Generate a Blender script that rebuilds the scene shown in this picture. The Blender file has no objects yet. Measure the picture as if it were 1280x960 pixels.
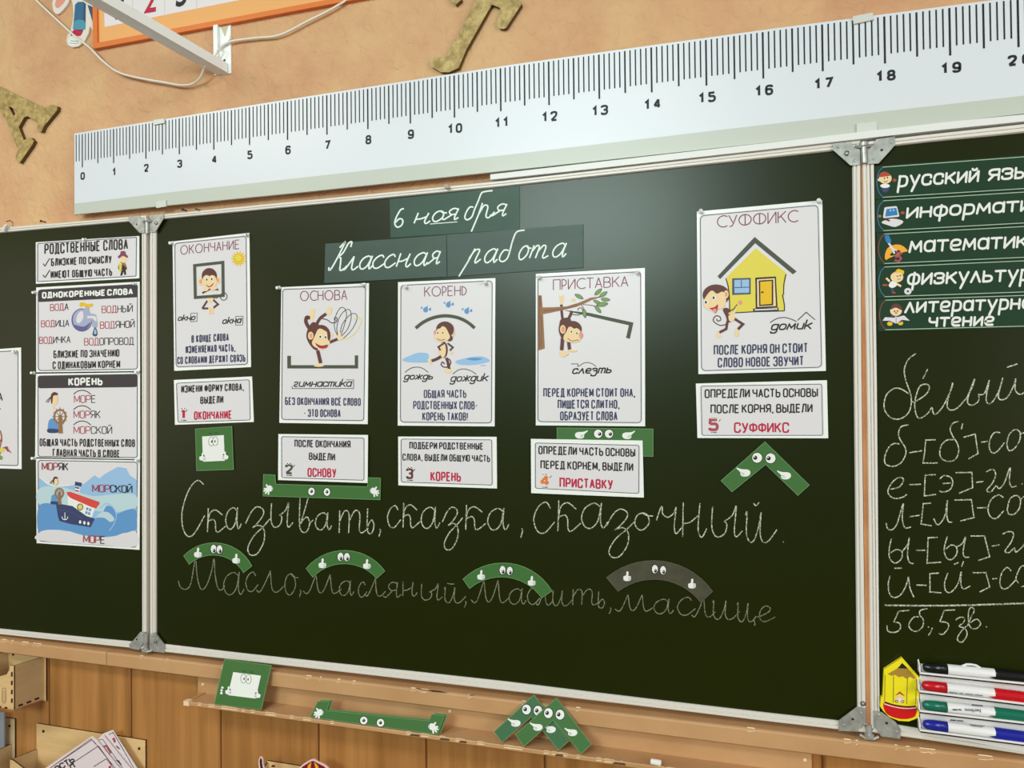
import bpy, math, random
from mathutils import Vector, Matrix
random.seed(7)
scene = bpy.context.scene
COL = scene.collection

# ------------------------------------------------------------------ camera
F = 945.0
CAM = Vector((1.32358, -1.4036, 1.52398))
YAW, PIT, ROL = -0.30894, 0.01467, -0.0102
_f = Vector((math.sin(YAW)*math.cos(PIT), math.cos(YAW)*math.cos(PIT), math.sin(PIT)))
_r = Vector((math.cos(YAW), -math.sin(YAW), 0.0))
_u = _r.cross(_f)
CR = math.cos(ROL)*_r + math.sin(ROL)*_u
CU = -math.sin(ROL)*_r + math.cos(ROL)*_u
CF = _f
cd = bpy.data.cameras.new('camera')
cam = bpy.data.objects.new('camera', cd)
COL.objects.link(cam)
m = Matrix.Identity(4)
for i, a in enumerate((CR, CU, -CF)):
    for k in range(3):
        m[k][i] = a[k]
m.translation = CAM
cam.matrix_world = m
cd.sensor_width = 36.0
cd.lens = F/1280*36.0
cd.clip_start = 0.01
scene.camera = cam

# ------------------------------------------------------------------ light
scene.view_settings.view_transform = 'Standard'
scene.view_settings.look = 'None'
scene.view_settings.exposure = -0.12
scene.view_settings.gamma = 1.0
scene.view_settings.use_curve_mapping = False
world = bpy.data.worlds.new('room_light')
scene.world = world
world.use_nodes = True
bg = world.node_tree.nodes['Background']
bg.inputs[0].default_value = (1.0, 0.90, 0.80, 1)
bg.inputs[1].default_value = 0.15


def area(name, loc, target, sx, sy, power, col):
    l = bpy.data.lights.new(name, 'AREA')
    l.shape = 'RECTANGLE'
    l.size, l.size_y = sx, sy
    l.energy = power
    l.color = col
    o = bpy.data.objects.new(name, l)
    COL.objects.link(o)
    o.location = loc
    o.rotation_euler = (Vector(target)-Vector(loc)).to_track_quat('-Z', 'Y').to_euler()
    return o


area('back_window_light', (-0.05, -5.0, 3.02), (0.9, 0, 2.0), 1.8, 0.95, 128, (0.76, 1.0, 0.94))
area('ceiling_light', (0.55, -2.3, 3.15), (0.55, -2.2, 0), 1.1, 0.7, 28, (0.95, 0.98, 1.0))
area('ceiling_light', (-1.3, -2.1, 3.15), (-1.3, -2.0, 0), 1.1, 0.7, 44, (1.0, 0.94, 0.86))
area('right_fill_light', (4.2, -2.6, 1.9), (0.9, 0, 1.5), 2.4, 1.8, 92, (1.0, 0.95, 0.88))  # unseen fill from the right, added to brighten the wall arm
area('left_warm_fill_light', (-3.3, -3.2, 1.8), (0.3, 0, 1.5), 2.4, 1.8, 18, (1.0, 0.88, 0.72))  # unseen soft fill, added for a warm glow on the left panel

# ------------------------------------------------------------------ unprojection onto real planes


def ray(px, py):
    return (CR*((px-640.0)/F) + CU*((480.0-py)/F) + CF)


class Plane:
    """a real plane in the room; at(px,py,off) is the point of it seen at that pixel, off metres in front of it"""
    def __init__(self, p, n):
        self.p = Vector(p)
        self.n = Vector(n).normalized()
        if self.n.dot(CAM-self.p) < 0:
            self.n = -self.n

    def at(self, px, py, off=0.0):
        q = self.p + self.n*off
        r = ray(px, py)
        t = (q-CAM).dot(self.n)/r.dot(self.n)
        return CAM + r*t


def PY(d):
    return Plane((0, -d, 0), (0, -1, 0))


def onY(px, py, d):
    return PY(d).at(px, py)


def onZ(px, py, z):
    r = ray(px, py)
    t = (z-CAM.z)/r.z
    return CAM + r*t


def crop(x0, y0, s, pts):
    if isinstance(pts, str):
        pts = [tuple(map(float, a.split(','))) for a in pts.split()]
    return [(x0+x/s, y0+y/s) for x, y in pts]


# ------------------------------------------------------------------ materials
def lin(c):
    out = []
    for v in c:
        v = v/255.0
        out.append(v/12.92 if v <= 0.04045 else ((v+0.055)/1.055)**2.4)
    return (*out, 1.0)


MATS = {}


def mat(name, rgb, rough=0.5, spec=0.3, metal=0.0, noise=None, bump=None, coat=0.0, stretch=(1, 1, 1), trans=0.0):
    """noise=(scale, rgb2, lo, hi) mixes a second colour in by noise; bump=(scale, strength, dist)"""
    if name in MATS:
        return MATS[name]
    mt = bpy.data.materials.new(name)
    mt.use_nodes = True
    nt = mt.node_tree
    b = nt.nodes['Principled BSDF']
    b.inputs['Base Color'].default_value = lin(rgb)
    b.inputs['Roughness'].default_value = rough
    b.inputs['Specular IOR Level'].default_value = spec
    b.inputs['Metallic'].default_value = metal
    b.inputs['Coat Weight'].default_value = coat
    b.inputs['Coat Roughness'].default_value = 0.12
    b.inputs['Transmission Weight'].default_value = trans
    if noise or bump:
        tc = nt.nodes.new('ShaderNodeTexCoord')
        mp = nt.nodes.new('ShaderNodeMapping')
        mp.inputs['Scale'].default_value = stretch
        nt.links.new(tc.outputs['Object'], mp.inputs['Vector'])
    if noise:
        n = nt.nodes.new('ShaderNodeTexNoise')
        n.inputs['Scale'].default_value = noise[0]
        n.inputs['Detail'].default_value = 6
        n.inputs['Roughness'].default_value = 0.6
        nt.links.new(mp.outputs[0], n.inputs['Vector'])
        mr = nt.nodes.new('ShaderNodeMapRange')
        mr.inputs[1].default_value = noise[2]
        mr.inputs[2].default_value = noise[3]
        nt.links.new(n.outputs['Fac'], mr.inputs[0])
        mx = nt.nodes.new('ShaderNodeMix')
        mx.data_type = 'RGBA'
        mx.inputs[6].default_value = lin(rgb)
        mx.inputs[7].default_value = lin(noise[1])
        nt.links.new(mr.outputs[0], mx.inputs[0])
        nt.links.new(mx.outputs[2], b.inputs['Base Color'])
    if bump:
        n2 = nt.nodes.new('ShaderNodeTexNoise')
        n2.inputs['Scale'].default_value = bump[0]
        n2.inputs['Detail'].default_value = 5
        n2.inputs['Distortion'].default_value = 0.8
        nt.links.new(mp.outputs[0], n2.inputs['Vector'])
        bp = nt.nodes.new('ShaderNodeBump')
        bp.inputs['Strength'].default_value = bump[1]
        bp.inputs['Distance'].default_value = bump[2]
        nt.links.new(n2.outputs['Fac'], bp.inputs['Height'])
        nt.links.new(bp.outputs[0], b.inputs['Normal'])
    MATS[name] = mt
    return mt


PLASTER = mat('plaster', (216, 174, 130), 0.7, 0.18, noise=(6.0, (202, 150, 114), 0.36, 0.68), bump=(40, 0.8, 0.008))
WOOD = mat('panel_wood', (186, 130, 74), 0.42, 0.3, noise=(3.0, (150, 100, 50), 0.35, 0.68), stretch=(9, 9, 0.35))
PAINT = mat('beige_paint', (198, 154, 110), 0.45, 0.3, noise=(6, (186, 140, 96), 0.4, 0.7), bump=(60, 0.15, 0.002))
CHIP = mat('bare_wood_chips', (235, 208, 170), 0.7, 0.2)
BOARD = mat('board_green', (26, 33, 0), 0.28, 0.30, noise=(1.6, (30, 36, 0), 0.4, 0.7))
ALU = mat('aluminium', (222, 216, 208), 0.36, 0.5)
ZINC = mat('zinc', (190, 190, 184), 0.4, 0.5, metal=0.45, noise=(60, (150, 150, 146), 0.35, 0.7))
STEEL = mat('dark_steel', (70, 66, 62), 0.4, 0.5, metal=0.6)
PLASTIC = mat('white_plastic', (226, 226, 224), 0.4, 0.4)
RULER = mat('ruler_white', (217, 221, 228), 0.33, 0.5)
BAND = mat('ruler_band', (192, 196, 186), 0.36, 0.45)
INK = mat('black_ink', (34, 33, 38), 0.5, 0.3)
PAPER = mat('laminated_paper', (219, 214, 218), 0.35, 0.4)
LAMI = mat('laminate_edge', (236, 238, 234), 0.25, 0.5)
GREY = mat('grey_ink', (80, 80, 98), 0.5, 0.3)
NAVY = mat('navy_ink', (62, 62, 92), 0.5, 0.3)
BLK = mat('text_ink', (48, 42, 44), 0.5, 0.3)
MAROON = mat('maroon_ink', (134, 66, 92), 0.5, 0.3)
RED = mat('crimson_ink', (186, 32, 66), 0.5, 0.3)
ROSE = mat('rose_ink', (170, 72, 84), 0.5, 0.3)
OLIVE = mat('dark_olive_ink', (76, 80, 66), 0.5, 0.3)
GREEN = mat('card_green', (64, 108, 54), 0.42, 0.3)
GREEN2 = mat('card_green_edge', (104, 142, 92), 0.5, 0.3)
SMOKE = mat('card_smoke', (72, 70, 56), 0.3, 0.4, noise=(30, (84, 82, 68), 0.4, 0.7))
WHT = mat('white_ink', (232, 232, 228), 0.45, 0.3)
DARKG = mat('dark_green_card', (44, 74, 60), 0.42, 0.32, noise=(14, (38, 66, 52), 0.4, 0.7))
SLATE = mat('slate_card', (58, 76, 68), 0.42, 0.32, noise=(24, (66, 84, 76), 0.4, 0.7), stretch=(.2, 1, 1))
STRIP = mat('strip_green', (34, 60, 42), 0.45, 0.12)
BROWN = mat('fur_brown', (96, 56, 50), 0.5, 0.3)
SKIN = mat('fur_cream', (236, 206, 160), 0.5, 0.3)
PINK = mat('pink_ink', (226, 150, 130), 0.5, 0.3)
YEL = mat('yellow_ink', (222, 206, 80), 0.5, 0.3)
GOLDI = mat('golden_ink', (228, 184, 30), 0.5, 0.3)
BLUE = mat('sky_ink', (150, 186, 222), 0.5, 0.3)
BLUE2 = mat('sea_ink', (96, 148, 200), 0.5, 0.3)
DBLUE = mat('hull_ink', (58, 66, 108), 0.5, 0.3)
LEAF = mat('leaf_ink', (120, 156, 90), 0.5, 0.3)
BARK = mat('bark_ink', (150, 110, 76), 0.5, 0.3)
GOLD = mat('gold_glitter', (198, 172, 110), 0.5, 0.4, metal=0.1, noise=(70, (146, 120, 66), 0.35, 0.65), bump=(90, 0.5, 0.003))
PLY = mat('plywood', (226, 190, 138), 0.55, 0.25, noise=(5, (206, 166, 112), 0.35, 0.7), stretch=(1, 1, 6))
PLYG = mat('plywood_grey', (200, 176, 134), 0.55, 0.25, noise=(5, (184, 156, 112), 0.35, 0.7), stretch=(1, 1, 6))
BURN = mat('burnt_edge', (66, 34, 30), 0.6, 0.2)
ORANGE = mat('orange_frame', (222, 118, 44), 0.4, 0.4)
PEACH = mat('peach_field', (236, 172, 106), 0.5, 0.3)
CLEAR = mat('clear_pin', (232, 236, 234), 0.12, 0.6, trans=0.25)


def chalk_mat():
    mt = bpy.data.materials.new('chalk')
    mt.use_nodes = True
    nt = mt.node_tree
    b = nt.nodes['Principled BSDF']
    b.inputs['Roughness'].default_value = 0.9
    b.inputs['Specular IOR Level'].default_value = 0.1
    tc = nt.nodes.new('ShaderNodeTexCoord')
    n = nt.nodes.new('ShaderNodeTexNoise')
    n.inputs['Scale'].default_value = 420
    n.inputs['Detail'].default_value = 3
    nt.links.new(tc.outputs['Object'], n.inputs['Vector'])
    r = nt.nodes.new('ShaderNodeValToRGB')
    r.color_ramp.elements[0].position = 0.36
    r.color_ramp.elements[0].color = lin((88, 92, 70))
    r.color_ramp.elements[1].position = 0.6
    r.color_ramp.elements[1].color = lin((206, 208, 190))
    nt.links.new(n.outputs['Fac'], r.inputs[0])
    nt.links.new(r.outputs[0], b.inputs['Base Color'])
    return mt


CHALK = chalk_mat()
CHALKDIM = mat('faint_chalk', (138, 140, 116), 0.9, 0.1, noise=(400, (74, 78, 52), 0.42, 0.62))


# ------------------------------------------------------------------ object helpers
def tag(o, label=None, cat=None, group=None, kind=None):
    if label:
        o['label'] = label
    if cat:
        o['category'] = cat
    if group:
        o['group'] = group
    if kind:
        o['kind'] = kind
    return o


def link(name, verts, faces, mats, fm=None, parent=None, smooth=False):
    me = bpy.data.meshes.new(name)
    o = bpy.data.objects.new(name, me)
    org = Vector((0, 0, 0))
    if parent is None:
        lo = Vector([min(v[k] for v in verts) for k in range(3)])
        hi = Vector([max(v[k] for v in verts) for k in range(3)])
        org = Vector(((lo.x+hi.x)/2, (lo.y+hi.y)/2, lo.z))
    else:
        p = parent
        while p:
            org += p.location
            p = p.parent
    me.from_pydata([tuple(Vector(v)-org) for v in verts], [], faces)
    for mm in mats:
        me.materials.append(mm)
    if fm:
        for p, k in zip(me.polygons, fm):
            p.material_index = k
    if smooth:
        for p in me.polygons:
            p.use_smooth = True
    me.update()
    COL.objects.link(o)
    if parent is not None:
        o.parent = parent
    else:
        o.location = org
    return o


def empty(name, loc):
    o = bpy.data.objects.new(name, None)
    o.empty_display_size = 0.05
    COL.objects.link(o)
    o.location = loc
    return o


class MB:
    def __init__(self):
        self.v, self.f, self.fm, self.mats = [], [], [], []

    def mi(self, m):
        if m not in self.mats:
            self.mats.append(m)
        return self.mats.index(m)

    def face(self, pts, m):
        i = len(self.v)
        self.v += [Vector(p) for p in pts]
        self.f.append(list(range(i, i+len(pts))))
        self.fm.append(self.mi(m))

    def grid(self, rows, m, closed=False):
        """rows of equal length -> quads"""
        i = len(self.v)
        n = len(rows[0])
        for r in rows:
            self.v += [Vector(p) for p in r]
        k = self.mi(m)
        for a in range(len(rows)-1):
            for b in range(n if closed else n-1):
                c = (b+1) % n
                self.f.append([i+a*n+b, i+a*n+c, i+(a+1)*n+c, i+(a+1)*n+b])
                self.fm.append(k)

    def solid(self, front, back, mf, ms=None, mb=None):
        """closed prism between two matching loops of 3D points, sharing vertices"""
        ms = ms or mf
        i = len(self.v)
        n = len(front)
        self.v += [Vector(p) for p in front]+[Vector(p) for p in back]
        self.f.append([i+k for k in range(n)])
        self.fm.append(self.mi(mf))
        self.f.append([i+n+k for k in reversed(range(n))])
        self.fm.append(self.mi(mb or ms))
        k = self.mi(ms)
        for a in range(n):
            b = (a+1) % n
            self.f.append([i+b, i+a, i+n+a, i+n+b])
            self.fm.append(k)

    def slab(self, plane, pts, o0, o1, mf, ms=None):
        fr = [plane.at(x, y, o1) for x, y in pts]
        self.solid(fr, [p-plane.n*(o1-o0) for p in fr], mf, ms)

    def box(self, lo, hi, m):
        x0, y0, z0 = lo
        x1, y1, z1 = hi
        self.solid([(x0, y0, z0), (x1, y0, z0), (x1, y0, z1), (x0, y0, z1)],
                   [(x0, y1, z0), (x1, y1, z0), (x1, y1, z1), (x0, y1, z1)], m)

    def tube(self, pts, r, m, seg=10, cap=True):
        pts = [Vector(p) for p in pts]
        rr = r if isinstance(r, (list, tuple)) else [r]*len(pts)
        rows = []
        ref = None
        for k, p in enumerate(pts):
            t = (pts[min(k+1, len(pts)-1)]-pts[max(k-1, 0)]).normalized()
            if ref is None:
                ref = Vector((0, 0, 1)) if abs(t.z) < .9 else Vector((1, 0, 0))
            a = t.cross(ref).normalized()
            b = t.cross(a).normalized()
            ref = -b if False else ref
            rows.append([p+(a*math.cos(2*math.pi*j/seg)+b*math.sin(2*math.pi*j/seg))*rr[k] for j in range(seg)])
        i = len(self.v)
        self.grid(rows, m, closed=True)
        if cap:
            k = self.mi(m)
            self.f.append([i+j for j in range(seg)])
            self.fm.append(k)
            n = len(rows)-1
            self.f.append([i+n*seg+j for j in reversed(range(seg))])
            self.fm.append(k)

    def dome(self, c, n, r, h, m, seg=12):
        """low round head standing on a surface"""
        c, n = Vector(c), Vector(n).normalized()
        a = n.cross(Vector((0, 0, 1))).normalized()
        b = n.cross(a)
        rows = []
        for q, k in ((1, 0), (1, .35), (.82, .75), (.45, .97)):
            rows.append([c+n*h*k+(a*math.cos(2*math.pi*j/seg)+b*math.sin(2*math.pi*j/seg))*r*q for j in range(seg)])
        i = len(self.v)
        self.grid(rows, m, closed=True)
        self.f.append([i+3*seg+j for j in range(seg)])
        self.fm.append(self.mi(m))

    def obj(self, name, parent=None, smooth=False):
        o = link(name, self.v, self.f, self.mats, self.fm, parent, smooth)
        return o


# ------------------------------------------------------------------ 2D drawing (pixels of the photo, put on a real plane)
def catmull(pts, n=6, closed=False):
    if len(pts) < 3:
        return list(pts)
    P = list(pts)
    L = len(P)
    out = []
    rng = range(L) if closed else range(L-1)
    for i in rng:
        if closed:
            p0, p1, p2, p3 = P[(i-1) % L], P[i], P[(i+1) % L], P[(i+2) % L]
        else:
            p0, p1, p2, p3 = P[max(i-1, 0)], P[i], P[i+1], P[min(i+2, L-1)]
        for k in range(n):
            t = k/n
            t2, t3 = t*t, t*t*t
            out.append(tuple(.5*(2*p1[j]+(p2[j]-p0[j])*t+(2*p0[j]-5*p1[j]+4*p2[j]-p3[j])*t2+(3*p1[j]-p0[j]-3*p2[j]+p3[j])*t3) for j in (0, 1)))
    if not closed:
        out.append(P[-1])
    return out


def fillet(pts, r, closed=False, n=4):
    L = len(pts)
    out = []
    for i, p in enumerate(pts):
        if not closed and i in (0, L-1):
            out.append(p)
            continue
        a, b = pts[(i-1) % L], pts[(i+1) % L]
        la, lb = math.dist(p, a), math.dist(p, b)
        if la < 1e-6 or lb < 1e-6:
            out.append(p)
            continue
        ra, rb = min(r, la*.5), min(r, lb*.5)
        s = (p[0]+(a[0]-p[0])*ra/la, p[1]+(a[1]-p[1])*ra/la)
        e = (p[0]+(b[0]-p[0])*rb/lb, p[1]+(b[1]-p[1])*rb/lb)
        for k in range(n+1):
            t = k/n
            out.append(tuple((1-t)**2*s[j]+2*t*(1-t)*p[j]+t*t*e[j] for j in (0, 1)))
    return out


def strip(pts, w, closed=False):
    """left and right edges of a stroke"""
    P = [pts[0]]
    for p in pts[1:]:
        if math.dist(p, P[-1]) > 1e-4:
            P.append(p)
    if closed and len(P) > 2 and math.dist(P[0], P[-1]) < 1e-4:
        P.pop()
    L = len(P)
    if L < 2:
        P = [(P[0][0]-w/2, P[0][1]), (P[0][0]+w/2, P[0][1])]
        L = 2
    lf, rt = [], []
    for i, p in enumerate(P):
        a = P[(i-1) % L] if (closed or i > 0) else None
        b = P[(i+1) % L] if (closed or i < L-1) else None

        def nrm(q, s):
            d = math.dist(q, s)
            return (-(s[1]-q[1])/d, (s[0]-q[0])/d)
        if a is None:
            n = nrm(p, b)
            k = 1
        elif b is None:
            n = nrm(a, p)
            k = 1
        else:
            n1, n2 = nrm(a, p), nrm(p, b)
            n = (n1[0]+n2[0], n1[1]+n2[1])
            ln = math.hypot(*n)
            if ln < 1e-3:
                n, k = n1, 1
            else:
                n = (n[0]/ln, n[1]/ln)
                k = min(1/max(n[0]*n1[0]+n[1]*n1[1], .1), 2.2)
        h = w/2*k
        lf.append((p[0]+n[0]*h, p[1]+n[1]*h))
        rt.append((p[0]-n[0]*h, p[1]-n[1]*h))
    return lf, rt


def ell(cx, cy, rx, ry, rot=0, n=20):
    c, s = math.cos(math.radians(rot)), math.sin(math.radians(rot))
    return [(cx+rx*math.cos(t)*c-ry*math.sin(t)*s, cy+rx*math.cos(t)*s+ry*math.sin(t)*c) for t in [2*math.pi*k/n for k in range(n)]]


class Ink:
    """flat printed marks on a plane; every fill/stroke lies a hair above the one before"""
    STEP = 0.00003

    def __init__(self, plane, off):
        self.pl, self.off, self.mb, self.k, self.j = plane, off, MB(), 0, 0

    def up(self):
        self.k += 1+(self.j > 0)*3
        self.j = 0

    def P(self, p):
        return self.pl.at(p[0], p[1], self.off+self.STEP*(self.k+1)+self.j*.000016)

    def fill(self, pts, m):
        self.mb.face([self.P(p) for p in pts], m)
        self.up()

    def line(self, pts, w, m, closed=False, up=True, caps=False):
        if not closed and len(pts) > 2:                # a reversing corner starts a new stroke
            cut = [0]
            for i in range(1, len(pts)-1):
                a, p, b = pts[i-1], pts[i], pts[i+1]
                u, v = (p[0]-a[0], p[1]-a[1]), (b[0]-p[0], b[1]-p[1])
                if u[0]*v[0]+u[1]*v[1] < -.25*math.hypot(*u)*math.hypot(*v):
                    cut.append(i)
            cut.append(len(pts)-1)
            if len(cut) > 2:
                for i, j in zip(cut[:-1], cut[1:]):
                    self.line(pts[i:j+1], w, m, False, False, caps)
                if up:
                    self.up()
                return
        if caps:                                       # rounded ends, on the stroke's own outline
            a, b = strip(pts, w)
            for p, q in ((pts[0], pts[1]), (pts[-1], pts[-2])):
                t = math.atan2(p[1]-q[1], p[0]-q[0])
                self.mb.face([self.P((p[0]+w/2*math.cos(t+x), p[1]+w/2*math.sin(t+x))) for x in [-math.pi/2+math.pi*k/7 for k in range(8)]], m)
        a, b = strip(pts, w, closed)
        if closed:
            a.append(a[0])
            b.append(b[0])
        self.mb.grid([[self.P(p) for p in a], [self.P(p) for p in b]], m)
        if up:
            self.up()
        else:
            self.j = (self.j+1) % 7

    def curve(self, pts, w, m, closed=False, up=True):
        self.line(catmull(pts, 6, closed), w, m, closed, up)

    def ell(self, cx, cy, rx, ry, m, rot=0):
        self.fill(ell(cx, cy, rx, ry, rot), m)

    def obj(self, name, parent):
        return self.mb.obj(name, parent) if self.mb.f else None


# ------------------------------------------------------------------ stroke alphabet (x 0..4, y 0..6)
GL = {
 'А': (4, "0,0 2,6 4,0|.7,2 3.3,2"), 'Б': (4, "3.7,6 0,6 0,0|~0,3.4 4,3.4 4,0 0,0"), 'В': (4, "0,0 0,6|~0,6 3.7,6 3.7,3.1 0,3.1|~0,3.1 4,3.1 4,0 0,0"),
 'Г': (3.5, "0,0 0,6 3.5,6"), 'Д': (4.6, "1,0 1.2,6 3.8,6 3.8,0|0,-.9 0,0 4.6,0 4.6,-.9"), 'Е': (3.5, "3.5,6 0,6 0,0 3.5,0|0,3.1 3,3.1"),
 'Ё': (3.5, "3.5,6 0,6 0,0 3.5,0|0,3.1 3,3.1|.6,7.3 1.2,7.3|2.3,7.3 2.9,7.3"),
 'Ж': (6, "3,0 3,6|0,6 2.6,3.2 0,0|6,6 3.4,3.2 6,0"), 'З': (4, "~0,4.6 0,6 4,6 4,3.1 1.4,3.1|~1.4,3.1 4,3.1 4,0 0,0 0,1.4"),
 'И': (4, "0,6 0,0 4,6 4,0"), 'Й': (4, "0,6 0,0 4,6 4,0|~1,7.6 1.2,6.9 2.8,6.9 3,7.6"), 'К': (4, "0,0 0,6|3.9,6 .3,2.7|1.3,3.6 4,0"),
 'Л': (4, "-.3,0 .6,.2 1.5,6 4,6 4,0"), 'М': (5, "0,0 0,6 2.5,1 5,6 5,0"), 'Н': (4, "0,0 0,6|4,0 4,6|0,3.1 4,3.1"),
 'О': (4, "@0,0 4,0 4,6 0,6"), 'П': (4, "0,0 0,6 4,6 4,0"), 'Р': (4, "0,0 0,6|~0,6 4,6 4,2.6 0,2.6"), 'С': (4, "~4,4.2 4,6 0,6 0,0 4,0 4,1.8"),
 'Т': (4, "0,6 4,6|2,6 2,0"), 'У': (4, "0,6 2,2|~4,6 1.8,0 .4,0"), 'Ф': (5, "2.5,0 2.5,6|@0,1.2 5,1.2 5,4.9 0,4.9"), 'Х': (4, "0,6 4,0|4,6 0,0"),
 'Ц': (4.4, "0,6 0,0 4.4,0 4.4,-.9|3.7,0 3.7,6"), 'Ч': (4, "~0,6 0,2.9 4,2.9|4,6 4,0"), 'Ш': (5.6, "0,6 0,0 5.6,0 5.6,6|2.8,0 2.8,6"),
 'Щ': (6, "0,6 0,0 6,0 6,-.9|2.7,0 2.7,6|5.4,0 5.4,6"), 'Ы': (5, "0,6 0,0|~0,3.4 3.2,3.4 3.2,0 0,0|5,0 5,6"), 'Ь': (3.8, "0,6 0,0|~0,3.4 3.8,3.4 3.8,0 0,0"),
 'Э': (4, "~0,4.4 0,6 4,6 4,0 0,0 0,1.6|4,3.1 1.2,3.1"), 'Ю': (6, "0,0 0,6|0,3.1 2,3.1|@2,0 6,0 6,6 2,6"), 'Я': (4, "4,0 4,6|~4,6 0,6 0,2.8 4,2.8|2,2.8 0,0"),
 ',': (.6, ".4,.5 .4,0 0,-1"), '.': (.5, "0,0 .5,.4"), '-': (2, "0,2.8 2,2.8"), '!': (.5, ".2,6 .2,1.6|.2,.5 .2,0"),
 '1': (2, "0,4.4 1.6,5.9 1.6,0"), '2': (4, "~0,4.4 0,6 4,6 4,3.4 0,.2|0,0 4,0"), '3': (4, "~0,4.8 0,6 4,6 4,3.1 1.4,3.1|~1.4,3.1 4,3.1 4,0 0,0 0,1.3"),
 '4': (4, "3,0 3,6|2.9,5.8 0,1.7|0,1.6 4.2,1.6"), '5': (4, "3.8,6 .3,6 .1,3.4|~.1,3.6 4,3.6 4,0 0,0 0,1.2"),
}

for a_, b_ in zip('скийянмтльыозчг', 'СКИЙЯНМТЛЬЫОЗЧГ'):
    GL[a_] = GL[b_]
GL.update({'р': (4, ".4,6.2 0,-3.4|~.2,6 4,6 4,0 .2,0"), 'у': (4, "0,6 2.2,.4|4,6 1.0,-3.4"), 'ф': (5, "2.7,6.8 2.3,-3.2|@0,0 5,0 5,6 0,6"),
           'а': (4, "@0,0 4,0 4,6 0,6|4.1,6.2 4.2,0"), 'е': (4, "~.2,2.7 4,2.7 4,6.1 0,6.1 0,-.1 3.8,.1"), 'м': (5, "0,0 .6,6 2.5,1.6 4.6,6 5,0"), 'л': (4, "0,0 1.9,6 4,0"), 'т': (4.4, "0,6 4.4,6|2.2,6 2.2,0")})


def circ(cx, cy, rx, ry, a0, a1, n=18):
    return [(cx+rx*math.cos(math.radians(a0+(a1-a0)*k/n)), cy+ry*math.sin(math.radians(a0+(a1-a0)*k/n))) for k in range(n+1)]


GL.update({'0': (4, "@0,0 4,0 4,6 0,6"), '6': (4, "~3.9,4.8 3.9,6 0,6 0,0 4,0 4,3.6 0,3.6"), '7': (4, "0,6 4,6 1.3,0"), '8': (4, "@.2,3.1 3.8,3.1 3.8,6 .2,6|@0,0 4,0 4,3.1 0,3.1"), '9': (4, "~.1,1.2 .1,0 4,0 4,6 0,6 0,2.4 4,2.4")})
DECOG = {'О': (6.2, [('o', circ(3.1, 3, 3.1, 3, 0, 342, 19))]), 'С': (4.6, [('-', circ(3.1, 3, 3.1, 3, 52, 308))]), 'Ф': (6.2, [('o', circ(3.1, 3, 3.1, 2.8, 0, 342, 19)), ('-', [(3.1, 6), (3.1, 0)])]),
         'Р': (2.6, [('-', [(0, 0), (0, 6)]), ('-', [(0, 6)]+circ(.4, 4.1, 2.2, 1.9, 90, -90, 10)+[(0, 2.2)])]), 'Ь': (2.8, [('-', [(0, 0), (0, 6)]), ('-', [(0, 5.4)]+circ(.4, 2.8, 2.6, 2.6, 90, -90, 10)+[(0, .2)])])}


def strokes(c, r, deco):
    if deco and c in DECOG:
        for k, p in DECOG[c][1]:
            yield p, k == 'o'
        return
    for st in GL[c][1].split('|'):
        pts = [tuple(map(float, a.split(','))) for a in st.lstrip('~@').split()]
        if st[0] in '~@':
            pts = fillet(pts, r, st[0] == '@')
        yield pts, st[0] == '@'


def text(ink, s, x0, y0, x1, y1, h, m, w, r=1.5, gap=.40, sp=.26, slant=0.0, caps=False, deco=False):
    """capitals along the baseline (x0,y0)-(x1,y1), h pixels tall; m may be a list of (count, material)"""
    L = math.hypot(x1-x0, 0)
    wid = lambda c: DECOG[c][0] if deco and c in DECOG else GL[c][0]
    n = len(s.replace(' ', ''))
    gpx, spx = w*(1+gap), h*sp
    U = (L-w-gpx*(n-1-s.count(' '))-s.count(' ')*(spx+w))/sum(wid(c) for c in s if c != ' ')
    if U < .25*h/6:                                    # too tight: close the gaps up a little
        gpx, spx = w*1.25, h*sp*.6
        U = (L-w-gpx*(n-1-s.count(' '))-s.count(' ')*(spx+w))/sum(wid(c) for c in s if c != ' ')
    x = x0+w/2
    hh = h-w
    i = -1
    prev = False
    for c in s:
        if c == ' ':
            x += spx+w-gpx
            continue
        i += 1
        mm = m
        if isinstance(m, list):
            k = i
            for cnt, mm in m:
                if k < cnt:
                    break
                k -= cnt
        for pts, cl in strokes(c, r, deco):
            out = []
            for gx, gy in pts:
                X = x+U*gx
                out.append((X+slant*hh*gy/6, y0-w/2+(y1-y0)*(X-x0)/L-hh*gy/6))
            ink.line(out, w, mm, cl, False, caps and not cl)
        x += U*wid(c)+gpx
    ink.up()


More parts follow.
